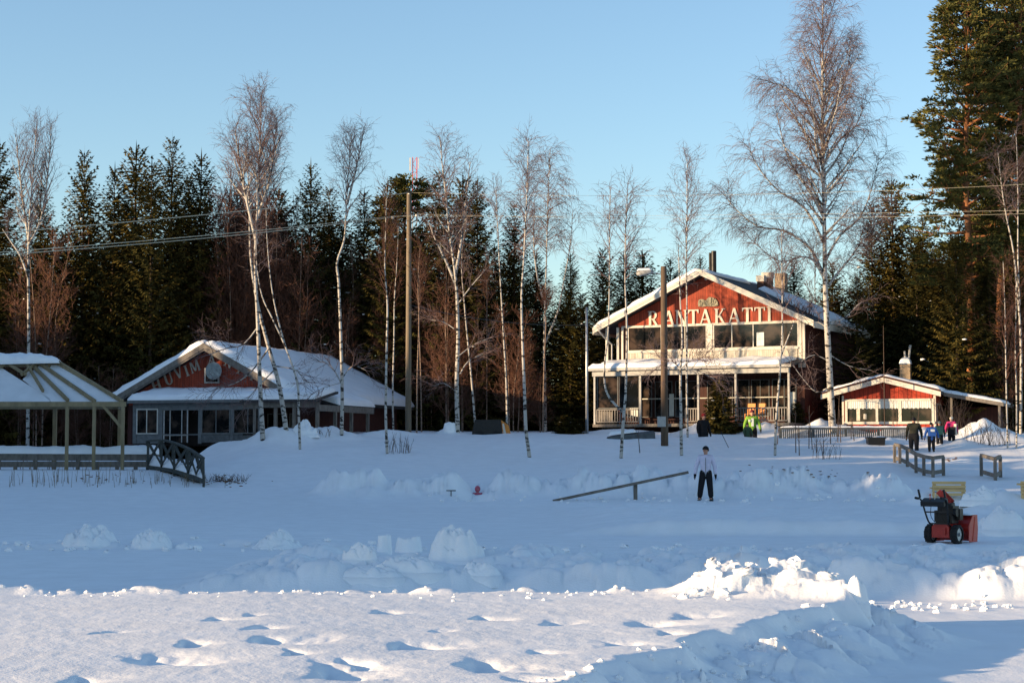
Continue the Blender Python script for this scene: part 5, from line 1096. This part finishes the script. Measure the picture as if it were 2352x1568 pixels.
# ---------------------------------------------------------------- loose snow: piles and blocks
def snow_mesh(rng, w_, d_, h_, kind, n=26):
    """heap of lumps as one height-like closed skin"""
    b = MB(); seed = rng.randint(0, 9999); na, nr_ = 76, 30; V = []
    for i in range(nr_ + 1):
        for j in range(na):
            a = 2 * math.pi * j / na; V.append((math.cos(a) * (i / nr_), math.sin(a) * (i / nr_)))
    X = np.array([v[0] for v in V]); Yv = np.array([v[1] for v in V]); rad = np.sqrt(X * X + Yv * Yv)
    rim = 1 + .35 * fbm(X / np.maximum(rad, .01) * 1.4 + 9, Yv / np.maximum(rad, .01) * 1.4, seed, 3)
    X2, Y2 = X * rim, Yv * rim
    if kind == 'cone': prof = np.maximum(0, 1 - rad) ** 1.25
    elif kind == 'block': prof = 1 - ss(.72, 1.0, rad)
    else: prof = .8 * np.maximum(0, 1 - (rad * 1.12) ** 2.2) ** .9 * (rad < .89) + .16 * np.maximum(0, 1 - rad)
    wx, wy = X2 * w_, Y2 * d_
    hh = h_ * prof * (.9 + (.35 if kind == 'block' else .6) * fbm(wx * 3 + seed, wy * 3, seed, 4)) + np.minimum(1, prof * 4) * h_ * (.12 if kind == 'block' else .32) * (1.0 * lumps(wx + seed, wy, max(.12, h_ * .5), seed, .8) + .4 * lumps(wx, wy, max(.06, h_ * .22), seed + 1, .7) + .3 * lumps(wx, wy, max(.04, h_ * .1), seed + 2, .6))
    hh = np.where(rad >= .999, -.12, hh)
    b.v = list(zip((wx).tolist(), (wy).tolist(), hh.tolist()))
    for i in range(nr_):
        for j in range(na): j2 = (j + 1) % na; b.f.append((i * na + j, (i + 1) * na + j, (i + 1) * na + j2, i * na + j2))
    return b
rs_ = random.Random(77)
def snowpile(name, label, px, py, wpx, hpx, kind='heap', deep=.8, group='heaps of cleared snow', cat='snow heap'):
    q = hit(px, py); s_ = q.y / F; w_ = wpx * s_ / 2; b = snow_mesh(rs_, w_, w_ * deep, hpx * s_ * .84, kind)
    o = b.build(name, 'snow', None, True); o.location = q + Vector((0, w_ * deep * .55, 0)); o.rotation_euler = (0, 0, rs_.uniform(-.3, .3)); tag(o, label, cat, group)
snowpile('snow_heap', 'broad rounded snow heap farthest left on the cleared ice', 198, 1259, 150, 58)
snowpile('snow_heap', 'rounded snow heap between the broad one and the pointed one', 345, 1261, 112, 52)
snowpile('snow_heap', 'small low snow lump left of the pointed white heap', 425, 1260, 60, 14)
snowpile('snow_heap', 'pointed white snow heap with a knob on top, standing on the cleared ice', 635, 1259, 128, 54, 'cone')
snowpile('snow_block', 'slanting snow slab left of the upright snow blocks', 825, 1288, 100, 52, 'heap', .5)
snowpile('snow_block', 'narrow upright snow block with rounded head', 882, 1268, 36, 46, 'block', .9)
snowpile('snow_block', 'squarish snow block with flat top', 938, 1268, 66, 44, 'block', .8)
snowpile('snow_heap', 'tallest lumpy snow heap in the middle of the cleared ice', 1046, 1290, 150, 88, 'heap', .7)
snowpile('snow_heap', 'snow heap in front of the upright blocks', 940, 1322, 180, 46, 'heap', .6)
snowpile('snow_heap', 'long low snow ridge left of the middle, before the upright blocks', 850, 1330, 190, 34, 'heap', .5)
snowpile('snow_heap', 'low snow heap right in front of the tallest lumpy one', 1100, 1326, 120, 40, 'heap', .7)
snowpile('snow_heap', 'snow heap with fresh clods right of the yellow bench', 2262, 1150, 110, 34, 'heap', .6)
snowpile('snow_heap', 'wide snow bank at the right edge beside the snow blower', 2310, 1222, 130, 62, 'heap', .7)
snowpile('snow_heap', 'snow pile left of the foot of the dark-barked leaning birch', 700, 1000, 70, 34, 'heap', .7)
snowpile('snow_block', 'upright snow clod at the foot of the sturdy forked birch', 1034, 992, 34, 22, 'block', .8)
snowpile('snow_heap', 'lit knob of snow on the bank behind the big foreground pile', 1972, 1385, 60, 66, 'heap', .8)
# crumbs
b = MB(); r = random.Random(13)
def crumb(x, y_, s_): b.ball((x, y_, gz(x, y_) + s_ * .25), s_, 6, 4, (1.2, 1, .75), .75)
for k in range(120):
    x = r.uniform(-5.6, 2.6); y_ = 16.75 + .35 * float(fbm(np.array([x * .9]), np.array([3.3]), 73, 3)[0]) - abs(r.gauss(0, .35)); crumb(x, y_, r.uniform(.006, .02) * (1.6 if r.random() < .12 else 1))
for k in range(120):
    y_ = r.uniform(9.6, 16.8); x = np.interp(y_, EX_Y, EX_X) + r.gauss(-.02, .16); crumb(x, y_, r.uniform(.008, .032))
for k in range(20): crumb(r.gauss(2.3, .5), r.gauss(16.3, .4), r.uniform(.015, .06))
for k in range(90): crumb(r.uniform(2.4, 5.2), r.gauss(19.4, .35), r.uniform(.01, .035))
for k in range(120): crumb(r.uniform(-9, 8), r.gauss(30.9, .5), r.uniform(.02, .06))
for k in range(90): crumb(r.uniform(-3, 12), r.gauss(57.4, .6), r.uniform(.02, .08))
tag(b.build('snow_crumbs', 'snow', None, False), 'small crumbs of snow scattered along the cut edges', 'snow', kind='stuff')

CH = []
for k in range(6):
    b = MB(); b.ball((0, 0, 0), 1, 9, 7, (1.25, .9, .62), .32); b.v = [tuple(Matrix.Rotation(R.uniform(-.6, .6), 3, 'X') @ Vector(v)) for v in b.v]
    o = b.build('snow_chunk', 'snow', None, True); tag(o, 'angular snow chunk on the sunlit pile at the cut edge', 'snow chunk', 'chunks of the sunlit snow pile'); CH.append(o)
for k in range(8):
    o = CH[k] if k < 6 else CH[k % 6].copy()
    if k >= 6: COL.objects.link(o)
    x, y_ = (R.gauss(2.25, .38), R.gauss(16.3, .3)) if k < 9 else (R.uniform(1.0, 2.9), R.uniform(15.2, 16.6)); s_ = R.uniform(.05, .10) if k < 7 else R.uniform(.03, .07)
    o.location = (x, y_, gz(x, y_) + s_ * .1); o.scale = (s_, s_ * R.uniform(.8, 1.2), s_ * R.uniform(.7, 1.1)); o.rotation_euler = (R.uniform(-.5, .5), R.uniform(-.5, .5), R.uniform(0, 6.28))
# ================================================================ snow blower
def blower():
    b0 = at(2163, 32.8, -.01); t = thing('snow_blower', 'red and black walk-behind snow blower parked on the cleared path', 'snow blower', b0, math.radians(-38)); S = .83
    def bd(nm, b, m, parent=t, sm=False):
        b.v = [(x * S, y * S, z * S) for x, y, z in b.v]; return b.build(nm, m, parent, sm)
    for sx in (-1, 1):
        b = MB(); n = 22; prof = [(.145, -.075), (.185, -.075), (.2, -.055), (.2, .055), (.185, .075), (.145, .075)]
        for k in range(n):
            a0, a1 = 2 * math.pi * k / n, 2 * math.pi * (k + 1) / n
            for (r0, w0), (r1, w1) in zip(prof, prof[1:]): b.poly([(sx * .3 + w0, r0 * math.cos(a0), .2 + r0 * math.sin(a0)), (sx * .3 + w1, r1 * math.cos(a0), .2 + r1 * math.sin(a0)), (sx * .3 + w1, r1 * math.cos(a1), .2 + r1 * math.sin(a1)), (sx * .3 + w0, r0 * math.cos(a1), .2 + r0 * math.sin(a1))])
            if k % 2 == 0:
                for w_, s_ in ((-.035, .5), (.035, -.5)): b.beam((sx * .3 + w_ - .03, .203 * math.cos(a0 + .1 * s_), .2 + .203 * math.sin(a0 + .1 * s_)), (sx * .3 + w_ + .03, .203 * math.cos(a0 - .1 * s_), .2 + .203 * math.sin(a0 - .1 * s_)), .035, .02)
        w_ = bd('wheel', b, 'rubber'); b = MB(); b.tube([(sx * .3 - .05, 0, .2), (sx * .3 + .05, 0, .2)], .146, 22); b.tube([(sx * .3 + sx * .05, 0, .2), (sx * .3 + sx * .09, 0, .2)], .04, 10); bd('rim', b, 'metal', w_)
    b = MB(); b.prism([(-.2, -.16, .13), (.2, -.16, .13), (.2, -.16, .36), (.14, -.16, .42), (-.14, -.16, .42), (-.2, -.16, .36)], (0, .5, 0)); b.bx(-.13, .13, -.2, -.161, .2, .34); bd('chassis', b, 'redpaint')
    b = MB(); b.tube([(-.26, 0, .2), (.26, 0, .2)], .025, 8); bd('axle', b, 'black')
    b = MB(); b.bx(-.19, .19, .02, .34, .43, .62); b.bx(-.16, .2, .05, .36, .625, .80); b.tube([(.0, .2, .8), (.0, .2, .86)], .13, 14); b.bx(-.25, -.195, .08, .3, .46, .7); bd('engine', b, 'black')
    b = MB(); b.tube([(.205, .12, .66), (.27, .12, .66)], .09, 12); b.bx(.2, .29, .2, .36, .5, .74); bd('muffler', b, 'black')
    b = MB(); b.bx(-.13, .13, -.02, .015, .44, .58); bd('battery_box', b, 'black')
    # auger housing: curved shell open to the front
    b = MB(); n = 10; W_ = .38
    arcp = [(.42 + .0, .04)] + [(.66 - .25 * math.sin(math.pi * (k / n)) - .0, .04 + .54 * k / n) for k in range(n + 1)] + [(.84, .60)]
    for (y0, z0_), (y1, z1) in zip(arcp[1:], arcp[2:]): b.prism([(-W_, y0, z0_), (-W_, y1, z1), (-W_, y1 + .008, z1 - .006), (-W_, y0 + .012, z0_)], (2 * W_, 0, 0))
    hs = bd('auger_housing', b, 'redpaint')
    for sx in (-1, 1):
        b = MB(); b.prism([(sx * (W_ + .002), .40, .08), (sx * (W_ + .002), .46, .02), (sx * (W_ + .002), .84, .02), (sx * (W_ + .002), .88, .30), (sx * (W_ + .002), .86, .60), (sx * (W_ + .002), .62, .595), (sx * (W_ + .002), .44, .40)], (sx * .014, 0, 0)); b.beam((sx * (W_ + .02), .60, .05), (sx * (W_ + .02), .74, .56), .012, .03); bd('side_plate', b, 'redpaintb', hs)
    b = MB()
    for sx in (-1, 1):
        b.bx(sx * .39 - .03, sx * .39 + .03, .45, .72, .0, .035) if False else None
    ax = MB(); ax.tube([(-W_, .66, .26), (W_, .66, .26)], .025, 8)
    for sg in (-1, 1):
        for k in range(20):
            a = k * .55 * sg; a2 = (k + 1) * .55 * sg; x0, x1 = sg * (.03 + .33 * k / 20), sg * (.03 + .33 * (k + 1) / 20)
            ax.poly([(x0, .66 + .09 * math.cos(a), .26 + .09 * math.sin(a)), (x0, .66 + .2 * math.cos(a), .26 + .2 * math.sin(a)), (x1, .66 + .2 * math.cos(a2), .26 + .2 * math.sin(a2)), (x1, .66 + .09 * math.cos(a2), .26 + .09 * math.sin(a2))])
    bd('auger', ax, 'redpaint', hs)
    b = MB(); b.slab((-.36, .56, .595), (.36, .56, .595), (.36, .84, .605), (-.36, .84, .605), .05, 18, 8, 61, .6, .1); bd('housing_snow', b, 'roofsnow', hs, True)
    b = MB(); b.tube([(-.02, .50, .56), (-.02, .49, .68), (-.03, .46, .86)], [.1, .085, .075], 12); ch = bd('chute', b, 'black')
    b = MB(); c0 = Vector((-.03, .46, .86)); d_ = Vector((-.22, -.08, .27)); b.beam(c0 + Vector((0, 0, -.02)), c0 + d_, .16, .03, (1, 0, 1)); b.beam(c0 + Vector((.0, -.085, .0)), c0 + d_ + Vector((0, -.085, -.02)), .02, .12); b.beam(c0 + Vector((.0, .085, .0)), c0 + d_ + Vector((0, .085, -.02)), .02, .12); bd('chute_deflector', b, 'redpaint', ch)
    for sx in (-1, 1):
        b = MB(); b.tube(smooth_path([Vector((sx * .19, -.05, .36)), Vector((sx * .22, -.24, .45)), Vector((sx * .25, -.33, .62)), Vector((sx * .28, -.42, .86)), Vector((sx * .29, -.52, .96)), Vector((sx * .29, -.68, .98))], 4), .019, 8); hb = bd('handlebar', b, 'black')
        b = MB(); b.tube([(sx * .29, -.6, .972), (sx * .29, -.74, .985)], .028, 8); bd('grip', b, 'rubber', hb)
        b = MB(); b.beam((sx * .29, -.52, .99), (sx * .29, -.60, 1.16), .04, .022, (0, 1, 0)); bd('clutch_lever', b, 'black', hb)
    b = MB(); b.beam((-.26, -.36, .68), (.26, -.36, .68), .03, .03); b.beam((-.2, -.2, .43), (.2, -.2, .43), .03, .03); bd('cross_brace', b, 'black')
    b = MB(); b.prism([(-.27, -.56, .90), (.27, -.56, .90), (.27, -.36, .98), (-.27, -.36, .98)], (0, .02, -.1)); pn = bd('control_panel', b, 'black')
    b = MB(); b.tube([(.02, -.46, .95), (.03, -.44, 1.10)], .010, 6); b.ball((.03, -.44, 1.12), .025, 8, 6); bd('speed_lever', b, 'metal', pn)
    b = MB(); b.tube([(-.09, -.46, .95), (-.09, -.45, 1.03)], .010, 6); b.ball((-.09, -.45, 1.05), .022, 8, 6); bd('chute_lever', b, 'redpaintb', pn)
    b = MB(); b.tube([(.02, -.35, .9), (.0, .1, .84), (-.02, .42, .7)], .009, 5); bd('crank_rod', b, 'metal')
    b = MB(); b.tube(smooth_path([Vector((-.1, -.36, .9)), Vector((-.2, -.2, .6)), Vector((-.12, -.1, .42))], 4), .007, 5); b.tube(smooth_path([Vector((.12, -.36, .9)), Vector((.05, -.2, .6)), Vector((.1, -.1, .42))], 4), .007, 5); bd('control_cable', b, 'rubber')
blower()

# ================================================================ people
def skin_obj(name, verts, edges, radii, m, parent, sub=2):
    me = bpy.data.meshes.new(name); me.from_pydata([tuple(v) for v in verts], edges, []); o = bpy.data.objects.new(name, me); COL.objects.link(o)
    md = o.modifiers.new('s', 'SKIN'); md.use_smooth_shade = True; o.modifiers.new('d', 'SUBSURF').levels = sub
    sv = me.skin_vertices[0].data if me.skin_vertices else None
    if sv is None:
        me.attributes  # skin layer is made by the modifier
    for i, r_ in enumerate(radii):
        d = me.skin_vertices[0].data[i]; d.radius = r_ if hasattr(r_, '__len__') else (r_, r_); d.use_root = (i == 0)
    dg = bpy.context.evaluated_depsgraph_get(); ev = o.evaluated_get(dg); m2 = bpy.data.meshes.new_from_object(ev)
    bpy.data.objects.remove(o); bpy.data.meshes.remove(me); m2.materials.clear(); m2.materials.append(M[m] if isinstance(m, str) else m); m2.name = name
    m2.polygons.foreach_set('use_smooth', [True] * len(m2.polygons))
    return link(name, m2, parent)
def figure(label, loc, rz, H, jacket, trousers, hat, skin_m='skin', lean=0., arms=((.06, -.02), (.06, -.02)), legs=((.0, .0), (.0, .0)), kneel=False, hatkind='beanie', gloves='black', turn=0., longcoat=False, scarf=None, stout=1., hair=False, group=None, head_fwd=0.):
    """arms/legs: sideways and forward swing per side (radians-ish); faces -y"""
    t = thing('person', label, 'person', loc, rz, group); q = stout
    V = Vector; bend = lambda p: V((p.x, p.y - lean * max(0, p.z - .5), p.z - abs(lean) * .25 * max(0, p.z - .5)))
    pel = V((0, 0, .52)); wai = V((0, 0, .60)); che = V((0, .005, .72)); nek = V((0, .0, .825)); sh = [V((s_ * .105 * q ** .5, .005, .79)) for s_ in (-1, 1)]
    if kneel: pel = V((0, .0, .30)); dz = -.22
    else: dz = 0.
    mv = lambda p: bend(V((p.x, p.y, p.z)) ) + V((0, 0, dz))
    hp = V((0, -.008 - head_fwd, .865)); hc = V((0, -.018 - head_fwd, .915)); ht = V((0, -.01 - head_fwd, .965))
    P_ = [pel if kneel else pel] + [mv(x) for x in (wai, che, nek, hp, hc, ht)]
    E = [(0, 1), (1, 2), (2, 3), (3, 4), (4, 5), (5, 6)]; Rr = [(.075 * q, .06 * q), (.068 * q, .055 * q), (.085 * q, .06 * q), .03, (.038, .042), (.044, .054), (.034, .04)]
    hands = []; armp = []
    for i, s_ in enumerate((-1, 1)):
        sd_, fw = arms[i]; a = mv(sh[i]); el = a + V((s_ * (.035 + sd_ * .17), -fw * .14 + .01, -.165)); wr = el + V((s_ * (.0 + sd_ * .1), -fw * .2 - .03, -.145 + .05 * max(0, fw))); pm_ = wr + (wr - el).normalized() * .035
        k = len(P_); P_ += [a, el, wr, pm_]; E += [(2, k), (k, k + 1), (k + 1, k + 2), (k + 2, k + 3)]; Rr += [.036, .026, .017, (.02, .012)]; armp.append((a, el, wr, pm_))
        d = (pm_ - wr).normalized(); side = V((0, 1, 0)); fl = [.038, .044, .041, .033]
        for j in range(4):
            f0 = pm_ + d * .012 + side * (-.016 + .0107 * j); k2 = len(P_); P_ += [f0 + d * fl[j] * .5, f0 + d * fl[j] + V((-s_ * .008, 0, 0))]; E += [(k + 3, k2), (k2, k2 + 1)]; Rr += [.0052, .0042]
        k2 = len(P_); P_ += [wr + d * .02 + V((0, -.022, 0)), wr + d * .042 + V((0, -.03, 0))]; E += [(k + 2, k2), (k2, k2 + 1)]; Rr += [.007, .005]
    legp = []
    for i, s_ in enumerate((-1, 1)):
        sd_, fw = legs[i]; h_ = pel + V((s_ * .05 * q ** .5, 0, -.03))
        if kneel: kn = h_ + V((s_ * .03, -.17, -.10)); an = kn + V((0, .17, -.13)); to = an + V((0, .07, -.02))
        else: kn = h_ + V((s_ * (.008 + sd_ * .2), -.012 - fw * .2, -.225)); an = kn + V((s_ * (.004 + sd_ * .15), .02 - fw * .15, -.215)); to = an + V((s_ * .01, -.085, -.028))
        k = len(P_); P_ += [h_, kn, an, to]; E += [(0, k), (k, k + 1), (k + 1, k + 2), (k + 2, k + 3)]; Rr += [(.055 * q, .055 * q), .036, .024, (.026, .016)]; legp.append((h_, kn, an, to))
    sc_ = lambda L: [v * H for v in L]
    body = skin_obj('body', sc_(P_), E, [tuple(x * H for x in r_) if hasattr(r_, '__len__') else r_ * H for r_ in Rr], skin_m, t)
    # face
    hcw = mv(hc); tn = Matrix.Rotation(turn, 3, 'Z')
    def onhead(x, y, z): return (hcw + tn @ V((x, y, z))) * H
    b = MB(); b.prism([onhead(-.006, -.046, .012), onhead(.006, -.046, .012), onhead(.011, -.048, -.014), onhead(-.011, -.048, -.014)], tn @ V((0, -.02 * H, -.003 * H))); b.build('nose', skin_m, t, True)
    for s_ in (-1, 1):
        b = MB(); b.ball(onhead(s_ * .018, -.047, .012), .007 * H, 8, 6); b.build('eye', 'black', t, True)
        b = MB(); b.ball(onhead(s_ * .047, .0, -.002), .013 * H, 8, 6, (.5, 1, 1.4)); b.build('ear', skin_m, t, True)
    b = MB(); b.ball(onhead(0, -.046, -.026), .013 * H, 8, 6, (1.2, .5, .35)); b.build('mouth', 'redpaintb' if False else 'skin', t, True)
    # jacket: torso and sleeves grown a little outwards
    inf = .017
    JP = [mv(V((0, 0, .37 if longcoat else .425))) if not kneel else pel + V((0, 0, .0)), mv(V((0, 0, .56))), mv(V((0, .004, .66))), mv(che + V((0, 0, .02))), mv(V((0, .0, .80))), mv(V((0, -.005, .845)))]
    JE = [(0, 1), (1, 2), (2, 3), (3, 4), (4, 5)]; JR = [(.098 * q, .078 * q), (.092 * q, .075 * q), (.093 * q, .075 * q), (.103 * q, .076 * q), (.062, .055), (.042, .046)]
    for i in range(2):
        a, el, wr, pm_ = armp[i]; k = len(JP); JP += [a, el, wr + (wr - el) * .0]; JE += [(3, k), (k, k + 1), (k + 1, k + 2)]; JR += [.05 * q ** .5, .041, .031]
    skin_obj('jacket', sc_(JP), JE, [tuple(x * H for x in r_) if hasattr(r_, '__len__') else r_ * H for r_ in JR], jacket, t)
    TP = [pel + V((0, 0, .09)), pel]; TE = [(0, 1)]; TR = [(.092 * q, .074 * q), (.092 * q, .076 * q)]
    for i in range(2):
        h_, kn, an, to = legp[i]; k = len(TP); TP += [h_ + V((0, 0, -.03)), kn, an + V((0, 0, .012))]; TE += [(1, k), (k, k + 1), (k + 1, k + 2)]; TR += [(.066 * q, .066 * q), .056, .05]
    skin_obj('trousers', sc_(TP), TE, [tuple(x * H for x in r_) if hasattr(r_, '__len__') else r_ * H for r_ in TR], trousers, t)
    for i in range(2):
        h_, kn, an, to = legp[i]; skin_obj('boot', sc_([an + V((0, 0, .05)), an + V((0, .02, -.022)), to + V((0, -.035, 0))]), [(0, 1), (1, 2)], [.042 * H, (.042 * H, .034 * H), (.04 * H, .03 * H)], 'black', t)
        if gloves:
            a, el, wr, pm_ = armp[i]; d = (pm_ - wr).normalized(); GP = [wr - d * .012, pm_]; GE = [(0, 1)]; GR = [.024 * H, (.026 * H, .018 * H)]
            for j in range(4): k = len(GP); f0 = pm_ + d * .012 + V((0, -.018 + .012 * j, 0)); GP += [f0 + d * .022, f0 + d * (.042, .048, .045, .036)[j] + V((-(-1, 1)[i] * .01, 0, 0))]; GE += [(1, k), (k, k + 1)]; GR += [.0085 * H, .0065 * H]
            k = len(GP); GP += [wr + d * .02 + V((0, -.026, 0)), wr + d * .045 + V((0, -.036, 0))]; GE += [(0, k), (k, k + 1)]; GR += [.010 * H, .008 * H]
            skin_obj('glove', sc_(GP), GE, GR, gloves, t, 1)
    # head wear
    if hatkind == 'beanie':
        b = MB(); nu, nv = 18, 8; k0 = 0
        for i in range(nv + 1):
            f = i / nv; ph = f * 1.75
            for j in range(nu):
                a = 2 * math.pi * j / nu; cut = .0 if math.sin(a) > 0 else .0; p = V((.056 * math.sin(ph) * math.cos(a), .064 * math.sin(ph) * math.sin(a) + .004, .014 + .066 * math.cos(ph) + (.02 * (-math.sin(a)) if i > nv - 3 else 0))); w_ = hcw + tn @ p; b.v.append(tuple(w_ * H))
        for i in range(nv):
            for j in range(nu): b.f.append((i * nu + j, (i + 1) * nu + j, (i + 1) * nu + (j + 1) % nu, i * nu + (j + 1) % nu))
        b.build('hat', hat, t, True)
    elif hatkind == 'hood':
        b = MB(); b.ball((hcw + V((0, .012, .0))) * H, .07 * H, 16, 10, (1, .95, 1.15)); b.build('hood', hat, t, True)
    if hair:
        b = MB(); nu = 14
        for i in range(7):
            ph = .15 + i * .3
            for j in range(nu): a = math.radians(-20 + 220 * j / (nu - 1)); b.v.append(tuple((hcw + tn @ V((.055 * math.sin(ph) * math.cos(a), .062 * math.sin(ph) * math.sin(a) + .004, .012 + .066 * math.cos(ph) - .01 * max(0, i - 4)))) * H))
        for i in range(6):
            for j in range(nu - 1): b.f.append((i * nu + j, (i + 1) * nu + j, (i + 1) * nu + j + 1, i * nu + j + 1))
        b.build('hair', 'hair', t, True)
    if scarf: skin_obj('collar', sc_([mv(V((0, -.0, .815))), mv(V((0, -.006, .85)))]), [(0, 1)], [(.058 * H, .056 * H), (.056 * H, .058 * H)], scarf, t)
    return t
for nm, c in (('c_white', (.62, .58, .70)), ('c_black', (.014, .014, .017)), ('c_hivis', (.2, .38, .05)), ('c_red', (.30, .025, .03)), ('c_pink', (.42, .035, .14)), ('c_blue', (.035, .11, .36)), ('c_teal', (.02, .07, .075)), ('c_cream', (.62, .55, .47)), ('c_olive', (.03, .03, .022)), ('c_maroon', (.12, .02, .035)), ('c_grey', (.16, .18, .17)), ('c_green', (.05, .085, .05)), ('c_rose', (.5, .12, .17)), ('c_reflect', (.75, .76, .70))): M[nm] = cloth(nm, c, .08 if nm == 'c_white' else .2)
wj = figure('person in a white ski jacket, black trousers and black hat standing on the ice', at(1620, 57.3, -.06), math.radians(-8), 1.76, 'c_white', 'c_black', 'c_black', arms=((.16, .05), (.10, -.08)), legs=((.14, 0), (.08, .1)), turn=-.6, scarf='c_white', stout=1.1, gloves='c_black')
b = MB(); b.beam((0, -.145, .80), (0, -.142, 1.38), .018, .012, (0, 1, 0)); b.build('zip', 'c_grey', wj)
for sx in (-1, 1): b = MB(); b.beam((sx * .07, -.150, .92), (sx * .13, -.138, 1.02), .014, .01, (0, 1, 0)); b.build('pocket', 'c_grey', wj)
figure('child in a pink hood sitting low behind the ice bank', Vector((XY(1097, 59.3), 59.3, P(0, 1114, 59.3).z - 1.02)), .2, 1.3, 'c_rose', 'c_maroon', 'c_rose', stout=.8, kneel=True, hatkind='hood', gloves='c_rose')
zc = lambda px, top, Y, H: Vector((XY(px, Y), Y, P(px, top, Y).z - H * .985))
figure('person in a black coat and dark red hat beside the bushy young spruce', zc(1615, 950, 81.2, 1.78), math.radians(25), 1.78, 'c_black', 'c_black', 'c_red', stout=1.3, longcoat=True, arms=((.05, .1), (.05, .1)))
vest = figure('person in a bright yellow-green safety vest and dark cap before the verandah', zc(1727, 941, 81.4, 1.82), 0, 1.82, 'c_hivis', 'c_black', 'c_maroon', stout=1.22, arms=((.2, .35), (.15, .25)), scarf='c_black')
b = MB(); b.bx(-.19, -.10, -.20, -.17, 1.26, 1.36); b.bx(-.05, .05, -.175, -.14, 1.06, 1.42); b.build('reflective_patch', 'c_reflect', vest)
figure('small child in dark green overalls held in front of the safety vest', zc(1716, 971, 80.7, 1.12), .3, 1.12, 'c_green', 'c_green', 'c_black', stout=1.15, arms=((.1, .3), (.1, .3)))
figure('man in a dark olive coat seen from behind, leftmost of the group by the cottage', hit(2103, 1036) + Vector((0, .3, -.22)), math.radians(165), 1.66, 'c_olive', 'c_black', 'c_black', lean=.18, stout=1.35, longcoat=True, arms=((.12, .2), (.1, .1)), head_fwd=.015)
kid = figure('child in a blue coat with a blue schoolbag, second in the group by the cottage', hit(2141, 1038) + Vector((0, .1, -.04)), math.radians(180), 1.26, 'c_blue', 'c_black', 'c_black', stout=1.3, longcoat=True, arms=((.3, .0), (.2, .1)))
b = MB(); b.bx(-.14, .14, .11, .24, .68, 1.0); bag = b.build('schoolbag', 'c_blue', kid); b = MB(); b.bx(-.08, .08, .241, .255, .86, .96); b.build('bag_pocket', 'c_reflect', bag)
kid = figure('child in dark teal with a grey hat between the blue coat and the pink jacket', hit(2163, 1028) + Vector((0, .35, -.08)), math.radians(170), 1.2, 'c_teal', 'c_black', 'c_grey', stout=1.25, longcoat=True)
b = MB(); b.bx(-.14, .14, .10, .22, .62, .92); b.build('schoolbag', 'c_teal', kid)
kid = figure('girl in a pink and white jacket with a cream hat carrying a dark bag', hit(2191, 1024) + Vector((0, .4, -.1)), math.radians(150), 1.3, 'c_pink', 'c_black', 'c_cream', stout=1.25, longcoat=True, scarf='c_cream', arms=((.15, .1), (.2, .2)))
b = MB(); b.bx(-.2, .08, .10, .2, .52, .86); b.build('dark_bag', 'c_black', kid)
b = MB(); b.bx(-.24, -.14, -.05, .12, .5, .98); b.build('white_sleeve', 'c_cream', kid)
# small black T-handle standing in the bank
q = hit(1036, 1140); t = thing('shovel', 'black T-shaped shovel handle sticking out of the ice bank', 'shovel', q); b = MB(); b.tube([(0, 0, -.25), (0, 0, .16)], .016, 6); b.build('shaft', 'black', t); b = MB(); b.beam((-.15, 0, .17), (.15, 0, .17), .04, .035); b.build('handle', 'black', t)
q = hit(1673, 1028); t = thing('ski_pole', 'black stick leaning in the snow below the person in the safety vest', 'stick', q); b = MB(); b.tube([(.06, 0, -.1), (-.28, .1, .62)], [.014, .011], 6); b.build('shaft', 'black', t); b = MB(); b.tube([(-.24, .09, .56), (-.29, .1, .66)], .018, 6); b.build('grip', 'rubber', t)
